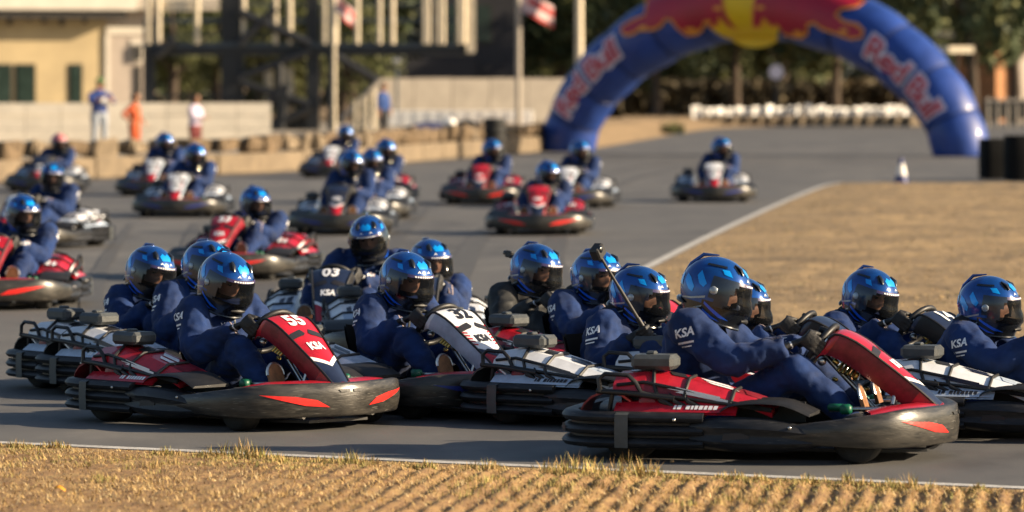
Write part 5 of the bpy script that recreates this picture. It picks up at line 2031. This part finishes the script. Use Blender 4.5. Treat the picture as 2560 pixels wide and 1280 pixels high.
DB = 205.0
bb = empty('board_barrier', Vector((xat(1735, DB), DB, 0))); tag(bb, 'row of leaning white boards along the far bend', 'barrier')
BX = xat(1735, DB)
k = 0
px = 1742
while px < 2282:
    hh = rnd.uniform(.62, .80)
    mb = MB(); mb.box((0, 0, hh / 2), (.44, .06, hh), 0, ch=.015)
    o = link('board', mb.mesh('board', [B_PLAST]), bb, Vector((xat(px, DB) - BX, rnd.uniform(-.1, .1), zat(301, DB) - .1 + rnd.uniform(-.04, .04))))
    o.rotation_euler = (R(rnd.uniform(-12, 8)), R(rnd.uniform(-9, 9)), R(rnd.uniform(20, 55)))
    px += 21
mb = MB(); mb.box(((xat(2290, DB) - BX) / 2, .35, zat(300, DB) + .28), (xat(2290, DB) - BX, .05, .08), 0); link('rail', mb.mesh('rail', [B_PLAST]), bb)
lw = empty('low_block_wall', Vector((xat(1790, DB), DB - .6, 0))); tag(lw, 'low tan block wall below the white boards', 'wall')
px = 1770
while px < 2290:
    mb = MB(); L = rnd.uniform(.55, .8); mb.box((0, 0, .24), (L, .4, .48), 0, ch=.05)
    o = link('block', mb.mesh('block', [B_STONE]), lw, Vector((xat(px, DB) - xat(1790, DB), 0, 0)))
    o.rotation_euler = (0, 0, R(rnd.uniform(15, 40)))
    px += 34
for px, h in ((1668, .45), (1690, .5), (1705, .35)):
    pass
mb = MB()
b = at(1682, 338)
for q in range(260):
    a = rnd.uniform(0, 6.28); r = .35 * rnd.random() ** .6
    blade(mb, Vector((r * 1.3 * math.cos(a), r * math.sin(a), .05)), rnd.uniform(.15, .5), .02, rnd.uniform(0, 6.28), rnd.uniform(.02, .2), 0)
tag(link('green_weed', mb.mesh('green_weed', [B_LEAF2]), None, b), 'small green weed on the bank inside the arch', 'plant')

# fence at far right
fe = empty('post_fence', Vector((xat(2470, 200), 200, 0))); tag(fe, 'dark fence with pale posts right of the arch', 'fence')
FX = xat(2470, 200)
mb = MB(); pbox(mb, 2462, 250, 2700, 298, 200.3, .1); mb.v = [(v[0] - FX, v[1] - 200, v[2]) for v in mb.v]; link('screen', mb.mesh('screen', [B_DARK]), fe)
for px in range(2470, 2700, 24):
    mb = MB(); mb.tube([(xat(px, 200) - FX, 0, 0), (xat(px, 200) - FX, 0, zat(244, 200))], .07, 8); link('post', mb.mesh('post', [B_CONC]), fe)
mb = MB(); mb.tube([(xat(2462, 200) - FX, -.05, zat(252, 200)), (xat(2700, 200) - FX, -.05, zat(252, 200))], .05, 8); link('rail', mb.mesh('rail', [B_CONC]), fe)

# hut far right, canopy lamp
hut = angled('brick_hut', 2490, 225, 35, 'orange brick hut behind the trees at the far right', 'hut')
link('wall', wall_mesh('wall', 0, 6.0, 0, 4.0, 0, 3, B_BRICK), hut)
link('wall', wall_mesh('wall', .9, 6.0, 0, 3.6, -.3, .28, B_PALE), hut)
link('roof', wall_mesh('roof', -.5, 6.5, 4.02, 4.25, -.8, 4.6, B_POST), hut)
link('door', wall_mesh('door', 2.0, 2.9, 0, 2.2, -.36, .05, B_DARK), hut)
cn = angled('canopy_post', 2390, 205, 20, 'small pale canopy on a post behind the right arm of the arch', 'canopy')
mb = MB(); mb.tube([(0, 0, 0), (0, 0, zat(130, 205))], .08, 8); link('post', mb.mesh('post', [B_DARK]), cn)
link('canopy_roof', wall_mesh('canopy_roof', -.6, .55, zat(132, 205), zat(116, 205), -.6, 1.2, B_POST), cn)
sg = angled('round_sign', 1940, 210, 0, 'round pale sign on a dark post under the arch', 'sign')
mb = MB(); mb.tube([(0, 0, 0), (0, 0, zat(195, 210))], .13, 8); link('post', mb.mesh('post', [B_DARK]), sg)
mb = MB(); mb.tube([(0, -.16, zat(180, 210)), (0, -.11, zat(180, 210))], .32, 20); link('sign_plate', mb.mesh('sign_plate', [A_PALE]), sg)

# ---- trees
def crown_mesh(seed, w, h, n, leaf, ms):
    r = random.Random(seed)
    mb = MB()
    blobs = []
    for k in range(11):
        a = r.uniform(0, 6.28); q = r.random() ** .5
        blobs.append((Vector((math.cos(a) * q * w * .62, math.sin(a) * q * w * .55, r.uniform(.12, .85) * h)), r.uniform(.22, .40) * w))
    for k in range(n):
        c, br = r.choice(blobs)
        d = Vector((r.gauss(0, 1), r.gauss(0, 1), r.gauss(0, 1))).normalized()
        p = c + d * br * r.uniform(.55, 1.08)
        s = leaf * r.uniform(.5, 1.2)
        a = Vector((r.gauss(0, 1), r.gauss(0, 1), r.gauss(0, 1))).normalized()
        b = a.cross(Vector((r.gauss(0, 1), r.gauss(0, 1), r.gauss(0, 1)))).normalized()
        mb.add([p - a * s, p - b * s * .5, p + a * s, p + b * s * .5], [(0, 1, 2, 3)], 0 if r.random() < .6 else 1)
    return mb.mesh('crown', ms)


CR = [crown_mesh(31 + k, 4.2, 6.2, 5200, .24, [B_LEAF, B_LEAF2] if k % 2 == 0 else [B_LEAF2, B_LEAF]) for k in range(4)]


B_LEAF4 = mat('sunny leaf', (.085, .095, .028), .75, var=.4, vscale=.9)  # sunlit look put into the leaf colour behind the tower
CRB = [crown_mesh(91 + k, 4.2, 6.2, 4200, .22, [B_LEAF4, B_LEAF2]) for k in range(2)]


def tree(px, d, h0, sc_, k, label):
    e = empty('leafy_tree', Vector((xat(px, d), d, 0)), k * 1.3); tag(e, label, 'tree', 'trees behind the track')
    mb = MB()
    r = random.Random(k)
    mb.tube([(0, 0, 0), (.05, .02, h0 * .5), (-.08, .05, h0 + .8), (.05, 0, h0 + 3.0)], [.30, .23, .18, .07], 10)
    for q in range(6):
        a = r.uniform(0, 6.28); z = h0 + r.uniform(-.2, 1.6)
        mb.tube([(0, 0, z), (math.cos(a) * .8, math.sin(a) * .8, z + .7), (math.cos(a) * 1.9, math.sin(a) * 1.9, z + 1.5)], [.10, .07, .03], 7)
    link('trunk', mb.mesh('trunk', [B_BARK]), e)
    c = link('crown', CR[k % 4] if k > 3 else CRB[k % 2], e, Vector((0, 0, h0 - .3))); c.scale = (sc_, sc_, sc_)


TREES = [(540, 192, 1.6, .75, 'bright tree right behind the left columns of the viewing tower'), (700, 196, 1.4, .8, 'bright tree seen through the cross braces'), (860, 190, 1.5, .7, 'bright small tree left of the stair'), (430, 188, 1.7, .6, 'small tree between the cream building and the tower'), (470, 215, 2.4, .9, 'tree seen under the viewing deck at left'), (650, 225, 2.2, 1.0, 'tree behind the cross braces of the viewing tower'), (880, 222, 2.6, 1.0, 'tree behind the right part of the viewing deck'), (760, 240, 2.0, 1.2, 'large tree behind the middle of the viewing deck'),
         (1400, 225, 2.6, 1.0, 'tree behind the cream pole left of the arch'), (1500, 235, 2.2, 1.1, 'tree above the left arm of the arch'), (1640, 215, 2.2, .8, 'small tree with a pale trunk inside the left of the arch'), (1840, 225, 2.6, 1.05, 'tree with a dark trunk left of the round sign'), (2090, 220, 2.7, 1.1, 'tree with a dark trunk right of the round sign'),
         (2250, 235, 2.4, 1.2, 'tree above the right arm of the arch'), (2430, 210, 3.4, 1.2, 'tall dark trunked tree right of the arch'), (2540, 216, 3.0, 1.1, 'tree at the top right corner'), (1960, 245, 2.3, 1.2, 'tree behind the middle of the arch'), (1740, 245, 2.0, 1.1, 'tree between the pale trunk and the dark trunk'), (1290, 240, 3.2, 1.2, 'tree behind the grey flag pole')]
for k, (px, d, h0, s_, lab) in enumerate(TREES): tree(px, d, h0, s_, k, lab)

r = random.Random(77)
mb = MB()
for k in range(15000):
    x = r.uniform(-48, 52); zt = 10.5 + 2.0 * noise.noise(Vector((x * .2, 0, 0)))
    z = zt * r.random() ** .9
    y = 268 + 9 * r.random() + 3 * noise.noise(Vector((x * .25, z * .3, 1)))
    p = Vector((x, y, z)); s = r.uniform(.3, .75)
    a = Vector((r.gauss(0, 1), r.gauss(0, 1), r.gauss(0, 1))).normalized()
    b = a.cross(Vector((r.gauss(0, 1), r.gauss(0, 1), r.gauss(0, 1)))).normalized()
    mb.add([p - a * s, p - b * s * .6, p + a * s, p + b * s * .6], [(0, 1, 2, 3)], 0 if r.random() < .75 else 1)
tag(link('distant_wood', mb.mesh('distant_wood', [B_LEAF3, B_LEAF])), 'dark mass of woodland closing the background', 'wood', kind='stuff')
# dark hedge under the trees
mb = MB()
for k in range(9000):
    x = r.uniform(xat(1480, 240), xat(2460, 240)); z = 1.9 * r.random(); y = 240 + 3 * r.random()
    p = Vector((x, y, z)); s = r.uniform(.15, .35)
    a = Vector((r.gauss(0, 1), r.gauss(0, 1), r.gauss(0, 1))).normalized()
    b = a.cross(Vector((r.gauss(0, 1), r.gauss(0, 1), r.gauss(0, 1)))).normalized()
    mb.add([p - a * s, p - b * s * .6, p + a * s, p + b * s * .6], [(0, 1, 2, 3)], 0)
tag(link('hedge', mb.mesh('hedge', [mat('brown hedge leaf', (.12, .095, .055), .85, var=.4, vscale=.5)])), 'dark brown hedge below the trees inside the arch', 'hedge')  # hedge colour lightened in place of haze

# ---- spectators
def spectator(px, d, z0, height, face, cols, label, pose, seed):
    top, bottom, shoe, skin = cols
    k = height / 1.78
    mb = MB()
    lat = Vector((0, 1, 0))
    V = Vector
    torso(mb, [(V((0, 0, .84)), .13, .10), (V((0, 0, .94)), .175, .12), (V((.01, 0, 1.08)), .155, .11), (V((.0, 0, 1.26)), .185, .125), (V((-.01, 0, 1.41)), .19, .105), (V((0, 0, 1.47)), .11, .075), (V((.01, 0, 1.53)), .058, .058), (V((.02, 0, 1.60)), .055, .055)], lat)
    hands = {}
    for s in (-1, 1):
        S = V((0, s * .19, 1.39))
        W = {'film': V((.30, s * .10, 1.28)), 'hips': V((.06, s * .34, 1.02)), 'down': V((.06, s * .26, .84)), 'fold': V((.26, -s * .02, 1.12))}[pose]
        E = ik(S, W, .29, .26, V((-.3, s * .6, -.6)))
        limb(mb, S, E, W, (.066, .056, .048, .042, .030))
        dd = (W - E).normalized()
        for f in range(4):
            off = V((0, 0, 1)).cross(dd).normalized() * ((f - 1.5) * .019)
            mb.tube([W + dd * .05 + off, W + dd * .11 + off, W + dd * (.13 + .008 * (f in (1, 2))) + off - V((0, 0, .025))], [.012, .011, .008], 6)
        mb.tube([W, W + dd * .05, W + dd * .09], [.028, (.042, .022), (.038, .018)], 8)
        mb.tube([W + dd * .02 + V((0, 0, .02)), W + dd * .07 + V((.01, 0, .045))], [.014, .009], 6)
        hands[s] = W
        hip = V((0, s * .095, .90)); knee = V((.02, s * .11, .48)); ank = V((-.01, s * .12, .09))
        limb(mb, hip, knee, ank, (.10, .088, .062, .055, .042))
        mb.tube([ank + V((-.06, 0, -.05)), ank + V((.04, 0, -.05)), ank + V((.15, 0, -.06))], [.04, .045, .03], 8)
    me = remeshed(mb, .016, 3, 'person')
    wrinkle(me, .005, 8, seed)
    me.materials.clear()
    for m_ in (top, bottom, shoe, skin): me.materials.append(m_)
    for p in me.polygons:
        c = p.center; p.use_smooth = True
        mi = 0 if c.z > .93 else (1 if c.z > .11 else 2)
        if c.z > 1.50: mi = 3
        for s in (-1, 1):
            if (c - hands[s]).length < .13 and (abs(c.y) > .22 or c.x > .14): mi = 3
        p.material_index = mi
    rot = Matrix.Rotation(R(10), 3, 'Y')
    hd = head_mesh(V((.03, 0, 1.66)), rot, False, skin, .95)
    body = join_meshes('person', [me, hd])
    o = link('person', body, None, V((xat(px, d), d, z0)))
    o.rotation_euler = (0, 0, -R(face)); o.scale = (k * 1.2, k * 1.2, k)
    tag(o, label, 'person', 'people behind the barrier')
    return o


def hair(o, m_, long_=False, cap=False):
    mb = MB()
    rows = []
    for i in range(9):
        th = math.pi * .62 * i / 8 if not long_ else math.pi * .75 * i / 8
        row = []
        for j in range(21):
            az = R(62) + R(236) * j / 20 if i > 3 and not cap else 2 * math.pi * j / 20
            rr = .108
            row.append(Vector((.02 + rr * math.sin(th) * math.cos(az), .088 * math.sin(th) * math.sin(az), 1.66 + .130 * math.cos(th) - (.10 * max(0, i - 5) / 3 if long_ else 0))))
        rows.append(row)
    mb.strip(rows[:6] if cap else rows, 0, True)
    if cap:
        mb.loft([[Vector((.10 + .035 * q, .07 * math.sin(a), 1.70 - .01 * q + .012 * math.cos(a))) for a in (-1.4, -.7, 0, .7, 1.4)] + [Vector((.10 + .035 * q, .05, 1.69)), Vector((.10 + .035 * q, -.05, 1.69))] for q in range(4)], 0)
    return link('cap' if cap else 'hair', mb.mesh('cap' if cap else 'hair', [m_]), o)


SK2 = mat('tanned skin', (.36, .18, .10), .55, var=.1)
H_DK = mat('dark hair', (.02, .014, .010), .7, var=.3, vscale=20)
p1 = spectator(248, 120, .28, 1.80, 60, (mat('blue shirt', (.012, .035, .17), .8, var=.2), mat('pale jeans', (.30, .33, .38), .8, var=.15), M_SHOE, SK2), 'person in blue shirt and green cap filming beside the white wall', 'film', 3)
hair(p1, mat('green cap', (.03, .22, .06), .7), cap=True)
mb = MB(); mb.box((.13, .04, 1.22), (.02, .10, .16), 0, ch=.005); link('badge', mb.mesh('badge', [B_PLAST]), p1)
p2 = spectator(336, 122, .0, 1.70, 20, (mat('orange overall', (.40, .065, .012), .75, var=.2), mat('orange overall', (.62, .10, .015)), M_SHOE, SK2), 'person in orange overalls beside the dark column', 'hips', 5)
hair(p2, H_DK)
p3 = spectator(487, 124, .0, 1.66, 30, (mat('pale lilac top', (.50, .45, .58), .8, var=.2), mat('dark red trousers', (.16, .03, .03), .8, var=.2), M_SHOE, SK2), 'person with long dark hair and pale top under the viewing deck', 'fold', 7)
hair(p3, H_DK, long_=True)
p4 = spectator(957, 140, .28, 1.66, 35, (mat('bright blue jersey', (.012, .05, .20), .8, var=.25), mat('black trousers', (.012, .012, .016), .8), M_SHOE, SK2), 'person in blue top and black trousers standing by the stair', 'down', 9)
hair(p4, H_DK)
